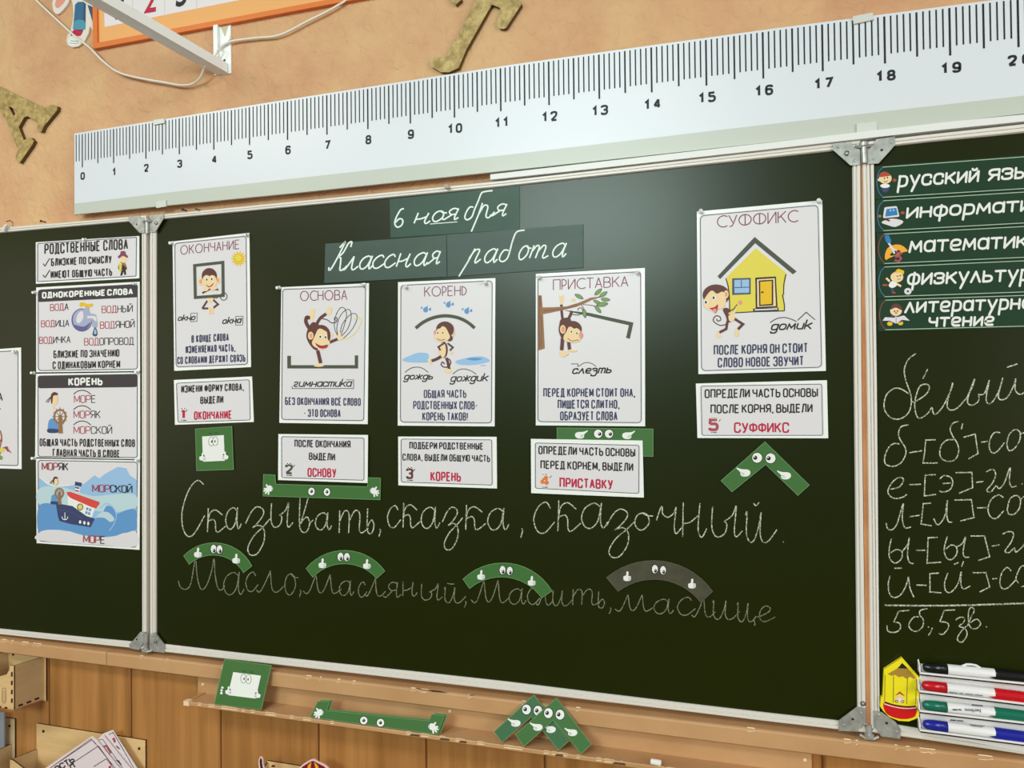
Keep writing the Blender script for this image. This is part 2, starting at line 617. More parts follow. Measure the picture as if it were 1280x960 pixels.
# handwriting: letter box 0..1, baseline 0, x-height 1
CU_ = {
 'а': ".8,.85 .55,1 .2,.8 .06,.4 .2,.05 .45,.0 .7,.3 .82,.9|.84,1.02 .8,.35 .86,.05 .95,.02 1.08,.25",
 'с': ".85,.8 .65,1 .3,.85 .08,.45 .25,.05 .6,.0 1.05,.35", 'о': ".5,1 .2,.85 .06,.4 .25,.02 .55,.02 .84,.4 .75,.85 .5,1 .7,.85 1.05,.8",
 'н': ".1,1.05 .08,0|.08,.4 .4,.45 .72,.65|.8,1.03 .72,.3 .8,.02 .92,.02 1.08,.25", 'я': "-.05,.1 .1,.02 .3,.2 .55,.48|.8,.95 .5,1 .28,.75 .45,.47 .78,.5|.84,1 .78,.3 .85,.02 1.05,.2",
 'л': "-.05,.1 .08,0 .25,.3 .5,.95 .53,1.02 .58,.3 .68,.02 .85,.02 1.08,.28", 'м': "-.05,.15 .05,0 .15,.2 .3,.95 .33,1.02 .38,.25 .47,.04 .58,.3 .71,.95 .74,1.02 .78,.25 .86,0 1.06,.25",
 'б': ".75,.95 .45,1 .12,.7 .08,.2 .3,0 .6,.15 .8,.7 .95,1.4 1.15,1.85 1.45,2.0 1.9,2.02", 'р': ".4,1.05 .2,.1 -.1,-1|.2,.3 .42,.88 .68,1 .78,.85 .7,.2 .8,0 1.08,.28",
 'т': ".1,1 .08,0|.09,.5 .25,.95 .38,.95 .42,.7 .4,0|.41,.5 .6,.97 .75,.93 .78,.6 .76,.15 .85,0 1.06,.2",
 'к': ".12,1.1 .08,0|.1,.4 .2,.85 .5,1.02 .88,.78|.12,.5 .38,.58 .5,.42 .52,.1 .65,0 1.06,.28",
 'з': ".0,.3 .25,.8 .5,1.02 .75,.9 .75,.65 .5,.3 .3,.12|.35,.15 .6,.22 .8,.0 .78,-.5 .5,-1 .2,-1.05 .1,-.75 .35,-.25 .75,.15 1.05,.5",
 'ы': ".12,1 .1,.3 .25,0 .5,.1 .58,.4 .48,.52|.48,.5 .75,.7 .88,1 .82,.25 .88,0 1.08,.2", 'в': ".12,2 .08,.45 .3,0 .62,.05 .82,.45 .68,.85 .4,.75 .12,.45|.15,.5 .4,1.1 .72,2|.82,.5 1.1,.7",
 'ь': ".2,1.05 .14,.3 .27,0 .6,0 .8,.3 .62,.55 .32,.4 .16,.2", 'ч': "-.05,.5 .12,.95 .2,1 .22,.75 .45,.62 .7,.78 .8,1 .72,.3 .8,0 1.08,.28",
 'и': ".05,.9 .1,1 .08,.3 .2,0 .35,.1 .5,.6 .56,1 .53,.3 .63,0 .82,.05 1.08,.42", 'ц': ".05,.9 .1,1 .08,.3 .2,0 .35,.1 .48,.6 .54,1 .51,.3 .6,0 .75,.05 .9,.3|.78,.15 .85,-.15 .8,-.2",
 'е': "-.02,.3 .3,.42 .7,.68 .72,.93 .45,1.02 .16,.7 .14,.2 .45,0 1.05,.3", 'С': ".95,1.85 .7,2 .35,1.7 .06,1 .05,.4 .25,.02 .55,.1 1.0,.75", 'М': "-.1,.6 -.05,.2 .08,.05 .2,.4 .3,1.9 .32,2 .36,.8 .45,.05 .58,.3 .7,1.2 .76,2 .79,.9 .86,.1 .95,.02 1.02,.3",
 'К': ".2,1.55 .38,1.85 .45,1.9 .3,1.0 .1,.15 -.05,0 -.1,.2|.95,1.6 .92,1.95 .72,1.85 .55,1.2 .3,.9 .5,.85 .62,.4 .72,0 .95,.05 1.1,.3",
 'д': ".8,.85 .55,1 .2,.8 .06,.4 .2,.05 .45,.0 .7,.3 .82,.9|.84,1.02 .75,.1 .6,-.7 .3,-1 .1,-.75 .3,-.4 .75,.0 1.06,.25",
 'ж': ".08,.85 .28,1 .38,.7 .33,.2 .12,0 .03,.15|.58,1.5 .5,0|.97,.85 .82,1 .66,.8 .6,.5 .7,.1 .95,0 1.05,.2", 'г': ".1,.75 .3,1 .6,.95 .65,.75 .42,.4 .3,.15 .5,0 1.0,.2",
 '6': ".95,2 .6,1.85 .15,1.0 .02,.4 .25,.02 .65,.15 .85,.6 .7,.9 .4,.85 .1,.5", ',': ".45,.2 .6,.0 .25,-.45", '.': ".3,.0 .5,.08",
}


def cursive(ink, items, w, m, slant=0.0, up=True):
    """items: (letter, x0, x1, baseline y, x-height)"""
    for c, x0, x1, yb, xh in items:
        for st in CU_[c].split('|'):
            pts = [tuple(map(float, a.split(','))) for a in st.split()]
            q = catmull(pts, 5)
            out = [(x0+(x1-x0)*a+slant*b*xh, yb-b*xh) for a, b in q]
            ink.line(out, w, m, up=False)
    if up:
        ink.up()


SCRIPT = {'о': (4, "@0,0 4,0 4,6 0,6"), 'к': (4, "0,0 0,9.5|4,6 .3,2.7|1.3,3.6 4.2,0"), 'н': (4, "0,0 0,6|4,0 4,6|0,3 4,3"), 'а': (4, "@0,0 4,0 4,6 0,6|4,6.2 4.2,0"),
          'г': (3.4, "~0,4.8 0,6 3,6 3,3.2 .3,2.4 .3,0 3.4,0"), 'и': (4, "~0,6 0,0 4,0|4,6 4,0"), 'м': (5, "0,0 .5,6 2.5,1.4 4.5,6 5,0"), 'с': (3.6, "~3.6,4.6 3.6,6 0,6 0,0 3.6,0 3.6,1.2"),
          'т': (5, "0,6 0,0|~0,4.4 .2,6 2.5,6 2.5,0|~2.5,4.4 2.7,6 5,6 5,0"), 'д': (4, "@0,0 4,0 4,6 0,6|~4,6 4,-3.6 .3,-3.6 .3,-2.2"), 'ж': (6, "3,0 3,7|0,6 2.6,3.2 0,0|6,6 3.4,3.2 6,0"),
          'ь': (3.6, "0,6 0,0|~0,3.6 3.6,3.6 3.6,0 0,0"), 'л': (4, "0,0 2,6 4,0"), 'е': (3.6, "~0,2.8 3.6,2.8 3.6,6 0,6 0,0 3.6,.2"), 'з': (3.6, "~0,4.8 0,6 3.4,6 3.4,3 1.2,3|~1.2,3 3.8,3 3.8,-3.6 0,-3.6 0,-2")}
for a_, b_ in SCRIPT.items():
    GL['_'+a_] = b_


def word(ink, s, x0, y0, x1, y1, xh, w, m, slant=0.25):
    """sloping script-like lower case"""
    w *= 1.12
    n = len(s)
    gp = w*1.3
    U = (x1-x0-w-gp*(n-1)-slant*xh)/sum(SCRIPT[c][0] for c in s)
    x = x0+w/2
    for c in s:
        for pts, cl in strokes('_'+c, 2.2, False):
            ink.line([(x+U*gx+slant*xh*gy/6, y0-w/2+(y1-y0)*(x+U*gx-x0)/(x1-x0)-(xh-w)*gy/6) for gx, gy in pts], w, m, cl, False, not cl)
        x += U*SCRIPT[c][0]+gp
    ink.up()


_fc = {}


def fglyph(s, off):
    if (s, off) not in _fc:
        c = bpy.data.curves.new('type', 'FONT')
        c.body = s
        c.offset = off
        c.resolution_u = 3
        o = bpy.data.objects.new('type', c)
        COL.objects.link(o)
        bpy.context.view_layer.update()
        me = bpy.data.meshes.new_from_object(o.evaluated_get(bpy.context.evaluated_depsgraph_get()))
        V = [(v.co.x, v.co.y) for v in me.vertices]
        Fs = [list(p.vertices) for p in me.polygons]
        bpy.data.objects.remove(o)
        bpy.data.curves.remove(c)
        bpy.data.meshes.remove(me)
        _fc[(s, off)] = (V, Fs)
    return _fc[(s, off)]


def ftext(ink, s, x0, y0, x1, y1, h, m, unit=0.7, off=0.0, slant=0.0):
    """printed type: unit is the font height that becomes h pixels"""
    V, Fs = fglyph(s, off)
    a, b = min(v[0] for v in V), max(v[0] for v in V)
    i = len(ink.mb.v)
    k = ink.mb.mi(m)
    for x, y in V:
        t = (x-a)/(b-a)
        ink.mb.v.append(ink.P((x0+(x1-x0)*t+slant*y*h/unit, y0+(y1-y0)*t-y*h/unit)))
    for f in Fs:
        ink.mb.f.append([i+q for q in f])
        ink.mb.fm.append(k)
    ink.up()

# ================================================================== the setting
WALL_Y = 0.03
S = -0.006                                             # writing surface lies 6 mm behind the frame front
PB = PY(S)
mb = MB()
mb.box((-1.7, WALL_Y, 0), (3.2, WALL_Y+.12, 3.1), PLASTER)
tag(mb.obj('wall_front'), kind='structure')
mb = MB()
mb.box((-1.7, -5.2, -.05), (3.2, WALL_Y, 0), mat('floor_boards', (112, 84, 60), .6, .2, noise=(3, (96, 70, 48), .4, .7)))
tag(mb.obj('floor'), kind='structure')
# planked wainscot: bevelled boards 25 cm wide
mb = MB()
gx = [-0.08+0.2515*k for k in range(-6, 13)]
for a, b in zip(gx[:-1], gx[1:]):
    g, e = .0018, .004
    prof = [(a+g, WALL_Y), (a+g, WALL_Y-.004), (a+g+e, WALL_Y-.008), (b-g-e, WALL_Y-.008), (b-g, WALL_Y-.004), (b-g, WALL_Y)]
    mb.grid([[(x, y, z) for x, y in prof] for z in (0.0, .93)], WOOD)
mb.box((-1.6, WALL_Y-.002, 0), (2.95, WALL_Y, .93), mat('groove_shade_wood', (120, 76, 38), .6, .2))
tag(mb.obj('wall_lower'), kind='structure')
PANEL_Y = WALL_Y-.008

# painted sill rail under the board, two lengths meeting at a joint
ZR = 0.937
dR = 0.012
xj = onY(133, 826, dR).x


def sill(x0, x1):
    b = MB()
    n = 26
    rows = []
    for k in range(n+1):
        x = x0+(x1-x0)*k/n
        j = random.uniform(-.0006, .0006)
        rows.append([(x, WALL_Y, ZR), (x, -dR+.004, ZR+j*.4), (x, -dR+.001, ZR-.0012), (x, -dR, ZR-.004+j), (x, -dR, .9075), (x, -dR+.002, .9055), (x, WALL_Y, .9055)])
    b.grid(rows, PAINT, closed=True)
    for r in (rows[0], rows[-1]):
        b.face(r, PAINT)
    # worn spots along the front edge where the paint has gone
    for k in range(int((x1-x0)*16)):
        x = random.uniform(x0+.01, x1-.03)
        L = random.uniform(.004, .022)
        t = random.uniform(.0012, .0026)
        b.face([(x, -dR-.0004, ZR-.004-t), (x+L*.5, -dR-.0005, ZR-.0045-t*.6), (x+L, -dR-.0004, ZR-.0035), (x+L, -dR+.0035, ZR+.0008), (x+L*.4, -dR+.0045, ZR+.0008), (x, -dR+.0035, ZR+.0008)], CHIP)
    return b


tag(sill(-1.6, xj-.0008).obj('trim_1'), kind='structure')
tag(sill(xj+.0008, 2.95).obj('trim_2'), kind='structure')

# ================================================================== chalkboard: three hinged panels
board = tag(empty('chalkboard', (0.75, 0, 0.937)), 'long green three-panel school chalkboard in an aluminium frame', 'chalkboard')
PROFILE = [(0, -.02), (0, -.001), (.1, 0), (.42, 0), (.46, -.0025), (.56, -.0025), (.6, -.0005), (.86, -.0005), (1, -.0035), (1.0, -.0062)]


def lerp_poly(pts, t, ax):
    """point of a polyline at coordinate t along axis ax"""
    for a, b in zip(pts[:-1], pts[1:]):
        if t <= b[ax] or b is pts[-1]:
            q = (t-a[ax])/(b[ax]-a[ax])
            return tuple(a[k]+(b[k]-a[k])*q for k in (0, 1))


def rail(name, outer, inner, ax, parent, n=8):
    b = MB()
    t0o, t1o, t0i, t1i = outer[0][ax], outer[-1][ax], inner[0][ax], inner[-1][ax]
    rows = []
    for k in range(n+1):
        o = lerp_poly(outer, t0o+(t1o-t0o)*k/n, ax)
        i = lerp_poly(inner, t0i+(t1i-t0i)*k/n, ax)
        po, pi = onY(*o, 0), onY(*i, 0)
        row = []
        for f, d in PROFILE:
            p = po.lerp(pi, f)
            row.append((p.x, -d, p.z))
        rows.append(row)
    b.grid(rows, ALU)
    b.face(rows[0], ALU)
    b.face(list(reversed(rows[-1])), ALU)
    return b.obj(name, parent)


def panel(name, corners, rails, parent):
    b = MB()
    p = [onY(x, y, 0) for x, y in corners]
    b.solid([(q.x, -S, q.z) for q in p], [(q.x, WALL_Y-.004, q.z) for q in p], BOARD, ALU)
    o = b.obj(name, parent)
    for ax, outer, inner in rails:
        rail('frame_rail', outer, inner, ax, o)
    return o


centre = panel('main_panel', [(191, 811), (1076, 906), (1070, 181), (191, 270.5)], [
    (0, [(188, 269.4), (205, 267.6), (600, 229), (1020, 181.3), (1075.2, 175)], [(193, 274.6), (600, 236), (1020, 190.4), (1066, 185.4)]),
    (0, [(187.3, 813), (205.6, 815), (780, 880), (1020, 909.3), (1082.6, 916)], [(193.7, 804.6), (208, 806.3), (320, 819.5), (520, 840.6), (640, 853.8), (780, 871.2), (960, 892.3), (1072, 904.5)]),
    (1, [(187, 269.4), (187.3, 813)], [(193.9, 274.6), (193.7, 804.6)]),
    (1, [(1075.3, 175), (1077, 480), (1082.6, 916)], [(1065.5, 185.4), (1067.6, 480), (1072, 904.5)])], board)
left = panel('left_panel', [(-310, 751), (179, 807), (179, 272), (-310, 316)], [
    (0, [(-310, 311), (0, 284.5), (100, 276.6), (182.2, 269)], [(-310, 318), (0, 290.9), (100, 282), (176.3, 275.5)]),
    (0, [(-310, 756), (0, 793), (100, 803.4), (182.5, 812)], [(-310, 749), (0, 786.8), (100, 796.7), (176.9, 803.8)]),
    (1, [(182.2, 269), (182.5, 812)], [(176.3, 275.5), (176.9, 803.8)])], board)
right = panel('right_panel', [(1092, 917), (1700, 1006), (1700, 112), (1083, 181)], [
    (0, [(1077.5, 177.6), (1180, 165.6), (1280, 155), (1700, 106)], [(1088, 185), (1180, 174.8), (1280, 165.6), (1700, 118)]),
    (0, [(1087.5, 915), (1140, 922.5), (1280, 943), (1700, 1012)], [(1097, 903), (1140, 911), (1280, 932), (1700, 999)]),
    (1, [(1077.8, 177.6), (1084, 480), (1089, 915)], [(1087.5, 185), (1092.5, 480), (1097.6, 903)])], board)
# second slim bead beside the right panel's rail
b = MB()
P0 = PY(-.0015)
b.slab(P0, [(1088, 186), (1092, 186), (1096, 480), (1099.6, 902), (1097.4, 902), (1092.6, 480)], -.004, .0004, ALU)
b.obj('frame_bead', right)


def bracket(pts, rivets, hole, parent, bolt=False):
    b = MB()
    pl = PY(.0005)
    b.slab(pl, pts, -.0006, .0016, ZINC)
    for x, y in rivets:
        b.dome(pl.at(x, y, .0016), pl.n, .0026, .0016, ZINC)
    if bolt:
        b.dome(pl.at(*hole, .0016), pl.n, .0052, .001, ZINC, 16)
        b.dome(pl.at(*hole, .0026), pl.n, .0042, .0006, STEEL, 16)
        b.dome(pl.at(*hole, .0032), pl.n, .0030, .0012, ZINC, 6)
    else:
        b.dome(pl.at(*hole, .0016), pl.n, .0022, .0003, INK)
    return b.obj('corner_bracket', parent)


c1 = lambda s: crop(140, 250, 12.8, s)
c2 = lambda s: crop(140, 770, 12.8, s)
c3 = lambda s: crop(1020, 140, 10.667, s)
c4 = lambda s: crop(1020, 850, 10.667, s)
bracket(c1("260,262 440,250 455,300 520,390 520,525 440,525 265,335"), c1("305,300 470,490"), c1("395,390")[0], left)
bracket(c1("600,262 655,235 825,222 825,290 690,515 600,515"), c1("775,290 635,480"), c1("705,365")[0], centre, True)
bracket(c2("275,450 330,400 455,255 535,255 535,395 460,490 430,545 280,515"), c2("480,295 315,455"), c2("395,375")[0], left)
bracket(c2("600,280 690,265 840,465 838,588 660,568 600,505"), c2("632,305 785,510"), c2("695,405")[0], centre, True)
bracket(c3("222,422 470,399 490,450 590,500 590,705 460,712 220,500"), c3("298,465 515,648"), c3("410,550")[0], centre, True)
bracket(c3("800,364 1052,327 1055,440 835,685 695,692 695,500 770,440"), c3("1000,400 772,622"), c3("876,508")[0], right)
bracket(c4("305,540 545,360 668,375 668,560 580,640 560,690 302,678"), c4("370,600 600,440"), c4("490,522")[0], centre)
bracket(c4("768,408 880,430 1060,560 1132,660 1125,785 870,752 768,600"), c4("835,465 1070,690"), c4("942,575")[0], right)


def hinge(px0, px1, parent, low):
    b = MB()
    a, c = onY(*px0, .004), onY(*px1, .004)
    b.tube([a, c], .0045, ZINC, 12)
    e = c if low else a
    b.tube([e+Vector((0, 0, -.001)), e+Vector((0, 0, .005))], .0075, ZINC, 14)
    b.tube([e+Vector((-.013, .004, .0)), e+Vector((-.006, -.002, -.002)), e+Vector((.006, -.002, -.002)), e+Vector((.014, .004, 0))], .0026, ZINC, 8)
    return b.obj('hinge', parent)


hinge((184, 276), (184, 292), centre, False)
hinge((183, 792), (182, 813), centre, True)
hinge((1079.5, 182), (1080.5, 204), centre, False)
hinge((1085.5, 906), (1086.5, 921), centre, True)
b = MB()
pl = PY(0)
b.dome(pl.at(*c4("628,315")[0], .0006), pl.n, .0042, .001, STEEL, 14)
b.dome(pl.at(*c4("628,315")[0], .0014), pl.n, .0024, .001, ZINC, 10)
b.obj('frame_screw', centre)
b = MB()
b.dome(pl.at(*c4("665,605")[0], .003), pl.n, .0036, .002, ZINC, 12)
b.dome(pl.at(*c4("665,605")[0], .005), pl.n, .0018, .0006, STEEL, 10)
b.obj('frame_screw', centre)

# bright strip added over the shaded wall in the gap between main and right panels
b = MB()
b.slab(PY(-.006), [(1075.9, 182), (1077.2, 182), (1083.6, 480), (1088.5, 913), (1083.1, 913), (1077.5, 480)], -.023, 0, mat('gap_fill_orange', (222, 158, 108), .6, .2, noise=(30, (196, 132, 86), .4, .65), stretch=(1, 1, .3)))
tag(b.obj('gap_fill_strip'), kind='structure')

# chalk writing on the panels
WORDS = [
 [('С', 226.5, 256, 670.5, 35), ('к', 257.5, 281, 665, 27), ('а', 281, 300, 661, 26.5), ('з', 307, 336, 663, 29), ('ы', 336, 364, 659, 30), ('в', 373, 390, 665, 21.5), ('а', 393, 413, 662, 21), ('т', 421, 458, 666, 28), ('ь', 457, 470, 666, 29), (',', 472, 478, 664, 15)],
 [('с', 483, 500, 659, 27), ('к', 502, 524, 659.5, 28), ('а', 525, 548, 660, 26), ('з', 553, 577, 660, 25.5), ('к', 580, 606, 662, 28), ('а', 608, 634, 662, 26.5), (',', 649, 656, 664, 18)],
 [('с', 665, 692, 665.7, 38), ('к', 695, 724, 664, 35), ('а', 725, 757, 660, 31), ('з', 758, 792, 666, 29), ('о', 792, 815, 662, 21), ('ч', 822, 851, 667, 33), ('н', 851, 881, 671, 41), ('ы', 886, 925, 671, 38), ('и', 930, 968, 677.5, 37), ('.', 978, 981, 678, 14)],
]
ink = Ink(PB, .0002)
for it in WORDS:
    cursive(ink, it, 1.4, CHALK, up=False)
ink.curve([(942, 629), (945, 632), (949, 628)], 1.4, CHALK)
ink.obj('chalk_lettering', centre)
WORDS2 = [
 [('М', 228, 280, 737.5, 19.5), ('а', 278, 303, 743, 27.5), ('с', 306, 322, 739, 24), ('л', 322, 352, 740, 25), ('о', 355, 372, 743, 26), (',', 373, 378, 740, 14)],
 [('м', 381, 424, 742, 22), ('а', 423, 441, 744, 18), ('с', 447, 458, 746, 18.5), ('л', 457, 480, 745, 21), ('я', 480, 500, 747, 19), ('н', 502, 520, 745, 17), ('ы', 524, 551, 750, 20), ('и', 554, 580, 753.5, 19), (',', 579, 585, 754, 12)],
 [('м', 591, 634, 753.5, 26), ('а', 635, 656, 755, 19), ('с', 658, 674, 755, 21), ('л', 671, 690, 756, 20), ('и', 689, 714, 757, 18.5), ('т', 713, 748, 756, 19.5), ('ь', 746, 758, 759.5, 19), (',', 760, 766, 762, 12)],
 [('м', 771, 814, 764, 19), ('а', 816, 840, 767, 18), ('с', 845, 868, 768.5, 22), ('л', 866, 892, 771, 23), ('и', 889, 922, 774, 23), ('ц', 920, 948, 777, 23), ('е', 947, 968, 777, 19)],
]
ink = Ink(PB, .0002)
for it in WORDS2:
    cursive(ink, it, 1.2, CHALKDIM, up=False)
ink.curve([(559, 729), (563, 730), (568, 730)], 1.1, CHALKDIM)
ink.obj('chalk_lettering', centre)


def trace(ink, x0, y0, s, spec, w, m):
    for st in spec.split('|'):
        sharp = st.startswith('#')
        p = crop(x0, y0, s, st.lstrip('#'))
        (ink.line if sharp else ink.curve)(p, w, m, up=False)
    ink.up()


ink = Ink(PB, .0002)
trace(ink, 1095, 420, 4.8, "240,105 195,140 170,200 180,270 205,340 212,400 195,460 150,495 100,495 60,460 48,410 65,350 110,315 150,318 195,345|210,395 240,390 300,350 320,310 305,290 265,300 240,360 232,420 245,480 270,492 310,465 335,430 345,465 365,465 400,425 425,380|310,198 282,255|425,380 455,310 460,280 455,300 432,380 428,425 450,445 490,430 545,370|545,370 580,300 592,258 560,340 550,400 580,415 615,390 615,350|610,350 650,345 680,265 665,340 662,390 680,407 710,380 745,310 760,250 740,330 735,370 755,383 790,365 825,300 838,255 835,320 855,347 880,345 930,300 960,240 950,330 975,345|785,188 848,167", 1.5, CHALK)
ink.obj('chalk_lettering', right)
ink = Ink(PB, .0002)
trace(ink, 1095, 420, 4.8, "195,533 150,545 135,590 150,630 175,670 178,710 150,760 105,782 60,770 52,730 75,670 110,645 140,648|200,700 275,688|#358,622 298,625 292,700 282,762 370,762|495,512 460,525 445,560 460,600 490,650 495,700 470,745 420,750 385,720 390,660 425,625 465,622|520,525 512,560|#525,608 595,588 612,705 555,737|630,637 670,632|745,580 710,580 685,620 680,670 700,702 730,690 770,640|785,645 800,590 835,562 865,580 860,630 825,680 795,685 785,645|860,590 888,580 930,560", 1.5, CHALK)
trace(ink, 1095, 420, 4.8, "85,920 140,905 165,865 145,848 105,870 72,925 85,960 120,975 165,965 185,950|200,892 270,890|#358,832 295,835 290,960 360,950|382,858 410,838 450,850 460,885 440,925 400,935 380,930|400,885 450,882|#478,820 575,818 580,910 495,945|600,878 645,873|660,815 700,800 718,830 700,880 665,925 690,935 720,900 740,915 770,880 805,790 800,870 815,905 842,900|874,887 878,889", 1.5, CHALK)
C8 = (1095, 600, 4.573)
trace(ink, *C8, "58,245 65,275 90,285 120,250 155,135 150,220 165,272 200,268|190,210 248,202|#315,132 270,135 258,252 318,262|330,220 345,250 365,250 395,200 408,115 405,200 415,238 438,240|#448,115 545,112 560,215 480,235|578,160 635,158|728,100 700,85 660,110 640,165 655,210 690,218 730,175|750,170 765,110 800,88 825,110 820,160 790,195 760,195 750,170|822,115 846,95 880,85", 1.5, CHALK)
trace(ink, *C8, "88,335 75,400 80,450 110,475 145,450 148,410 115,398 85,415|148,410 180,370 190,330 180,420 190,468 215,478|228,402 282,402|#352,328 298,330 292,475 372,470|408,322 390,390 400,440 430,455 460,425 460,385 430,372 400,395|460,385 495,360 512,325 498,410 508,440 535,440|#540,320 620,320 650,438 585,460|662,378 705,370|722,310 760,295 785,305 775,350 738,405 760,415 790,390 800,412 846,370 880,300 880,400", 1.5, CHALK)
trace(ink, *C8, "105,505 147,503|80,548 70,600 80,655 110,672 150,645 180,580 185,555 195,620 217,670|230,600 290,602|#360,532 308,535 308,640 375,645|410,532 392,590 400,635 430,640 470,590 487,525 485,590 500,622 540,605|445,482 472,472|500,465 490,495|#552,530 628,530 650,612 592,640|665,565 692,563|772,520 750,500 720,530 708,590 725,622 755,615 800,570|815,590 800,560 825,500 846,490 880,500 870,590 830,610", 1.5, CHALK)
ink.obj('chalk_lettering', right)
ink = Ink(PB, .0002)
trace(ink, *C8, "50,716 400,718 846,705 1000,700", 2.0, CHALK)
trace(ink, *C8, "#190,745 130,750 102,810|102,810 135,820 138,850 110,870 70,865 62,830|295,735 255,745 250,770 270,800 265,840 230,865 195,850 190,820 215,785 245,782|322,845 312,870 300,888|298,838 302,842|#452,742 390,745 365,810|365,810 405,815 415,840 385,880 358,878|455,800 480,785 505,790 500,815 475,835 510,850 520,885 495,925 470,920 468,895 500,850 525,830|525,830 545,780 562,745 545,728 530,750 530,820 550,850 580,845 598,820 575,795 540,815|628,838 633,842", 1.4, CHALK)
ink.obj('chalk_lettering', right)

# small fittings on the top rail of the board
def small_screw(px, py, r, m, label, name='screw'):
    b = MB()
    p = onY(px, py, 0)
    b.tube([(p.x, .006, p.z), (p.x, -.006, p.z)], r*.55, m, 10)
    b.tube([(p.x, -.006, p.z), (p.x, -.008, p.z), (p.x, -.0095, p.z)], [r, r, r*.6], m, 14)
    b.dome((p.x, -.0095, p.z), (0, -1, 0), r*.35, .0003, STEEL, 8)
    return tag(b.obj(name), label, 'screw')


small_screw(560.2, 234.6, .0048, ZINC, 'silver round-headed screw on the top rail above the date card')
small_screw(54.5, 277.2, .0028, STEEL, 'dark screw head on the top rail of the left board panel')
small_screw(231, 262.8, .0030, STEEL, 'dark screw head on the top rail at the upper left of the main board')
small_screw(248, 262.2, .0018, STEEL, 'tiny dark screw head, smaller of two on the upper left rail')
b = MB()
hk = [onY(x, y, .006) for x, y in ((4.5, 288), (6.5, 283), (9.5, 280.5))]
b.tube(hk, [.004, .0036, .003], PLASTIC, 10)
hk = [onY(x, y, .004) for x, y in ((8, 277), (12, 275.5), (16, 278), (16, 283))]
b.tube([hk[0], hk[1], hk[2], hk[3]], .001, STEEL, 6)
tag(b.obj('hook'), 'white hook with a wire clip on the top rail of the left panel', 'hook')

# ================================================================== white channel above the board
b = MB()
pl = PY(.0)
b.slab(pl, [(612.8, 224.6), (720, 213.2), (960, 186.6), (1180, 161.8), (1280, 151.6), (1700, 103), (1700, 93.5), (1280, 143), (1180, 152.8), (960, 178.4), (720, 205.6), (612.8, 218)], -.03, .006, PLASTIC)
tag(b.obj('cable_channel'), 'long white plastic cable channel lying between the ruler and the board', 'cable channel')

# ================================================================== the giant ruler
dRu = -.006
PR = PY(dRu)
RT = [(60, 172.2), (93, 167), (320, 130.6), (640, 80.6), (960, 36.6), (1280, -5), (1500, -33)]
RB = [(60, 271.6), (95, 268), (371, 241), (640, 212.6), (960, 178.2), (1280, 142), (1500, 117)]
RM = [(60, 258), (93, 254.6), (225, 238.8), (320, 228.4), (640, 192.8), (960, 155.4), (1280, 119.6), (1500, 94)]


def zat(poly, X):
    Q = [PR.at(*p) for p in poly]
    for a, c in zip(Q[:-1], Q[1:]):
        if X <= c.x or c is Q[-1]:
            return a.z+(c.z-a.z)*(X-a.x)/(c.x-a.x)


UX = [(-2, None), (0, PR.at(103, 200).x), (5, PR.at(312, 180).x), (10, PR.at(568, 130).x), (15, PR.at(883, 100).x), (20, PR.at(1273, 50).x)]


def xu(u):
    k = UX[1:]
    for (a, xa), (c, xc) in zip(k[:-1], k[1:]):
        if u <= c or c == 20:
            return xa+(xc-xa)*(u-a)/(c-a)


X0 = PR.at(93, 200).x
X1 = xu(21.2)
NS = 24
b = MB()
top, mid, bot = [], [], []
for k in range(NS+1):
    X = X0+(X1-X0)*k/NS
    top.append((X, zat(RT, X)))
    mid.append((X, zat(RM, X)))
    bot.append((X, zat(RB, X)))
yf, yb = -dRu, -dRu+.008
front = [(x, yf, z) for x, z in mid+top[::-1]]
b.solid(front, [(x, yb, z) for x, _, z in front], RULER)
ruler = b.obj('giant_ruler')
tag(ruler, 'very long white classroom ruler mounted on the wall above the chalkboard', 'ruler')
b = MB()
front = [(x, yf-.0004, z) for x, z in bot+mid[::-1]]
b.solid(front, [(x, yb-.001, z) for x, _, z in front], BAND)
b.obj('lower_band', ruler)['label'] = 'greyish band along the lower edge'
b = MB()
for t in range(-2, 212):
    u = t/10
    X = xu(u)
    if X < X0+.002 or X > X1-.002:
        continue
    zt, zb = zat(RT, X), zat(RB, X)
    f = .43 if t % 10 == 0 else .405 if t % 5 == 0 else .35
    w = .0033 if t % 10 == 0 else .0031 if t % 5 == 0 else .0025
    z0, z1 = zt-.004*(1 if X < 1.9 else 1), zt-(zt-zb)*f
    y = yf-.0003
    b.face([(X-w/2, y, z1), (X+w/2, y, z1), (X+w/2, y, z0), (X-w/2, y, z0)], INK)
b.obj('graduation_marks', ruler)
for u in range(0, 21):
    X = xu(u)
    zt, zb = zat(RT, X), zat(RB, X)
    H = zt-zb
    zc1, zc0 = zt-H*.49, zt-H*.585
    hm = zc1-zc0
    b = MB()
    w = .0042
    k2 = 0
    wd = [hm*.30 if ch == '1' else hm*.5 for ch in str(u)]
    x = X+.001-(sum(wd)+.011*(len(wd)-1))/2
    for ch, q in zip(str(u), wd):
        for pts, cl in strokes(ch, 1.9, False):
            e, f = strip([(x+gx/GL[ch][0]*q, zc0+w/2+gy/6*(hm-w)) for gx, gy in pts], w, cl)
            if cl:
                e.append(e[0])
                f.append(f[0])
            k2 += 1
            b.grid([[(p[0], yf-.0003-.00002*k2, p[1]) for p in e], [(p[0], yf-.0003-.00002*k2, p[1]) for p in f]], INK)
        x += q+.011
    b.obj('numeral', ruler)


def clip(pts, o0, o1):
    b = MB()
    b.slab(PR, pts, o0, o1, mat('clip_plastic', (208, 210, 204), .3, .5))
    return b.obj('holder_clip', ruler)


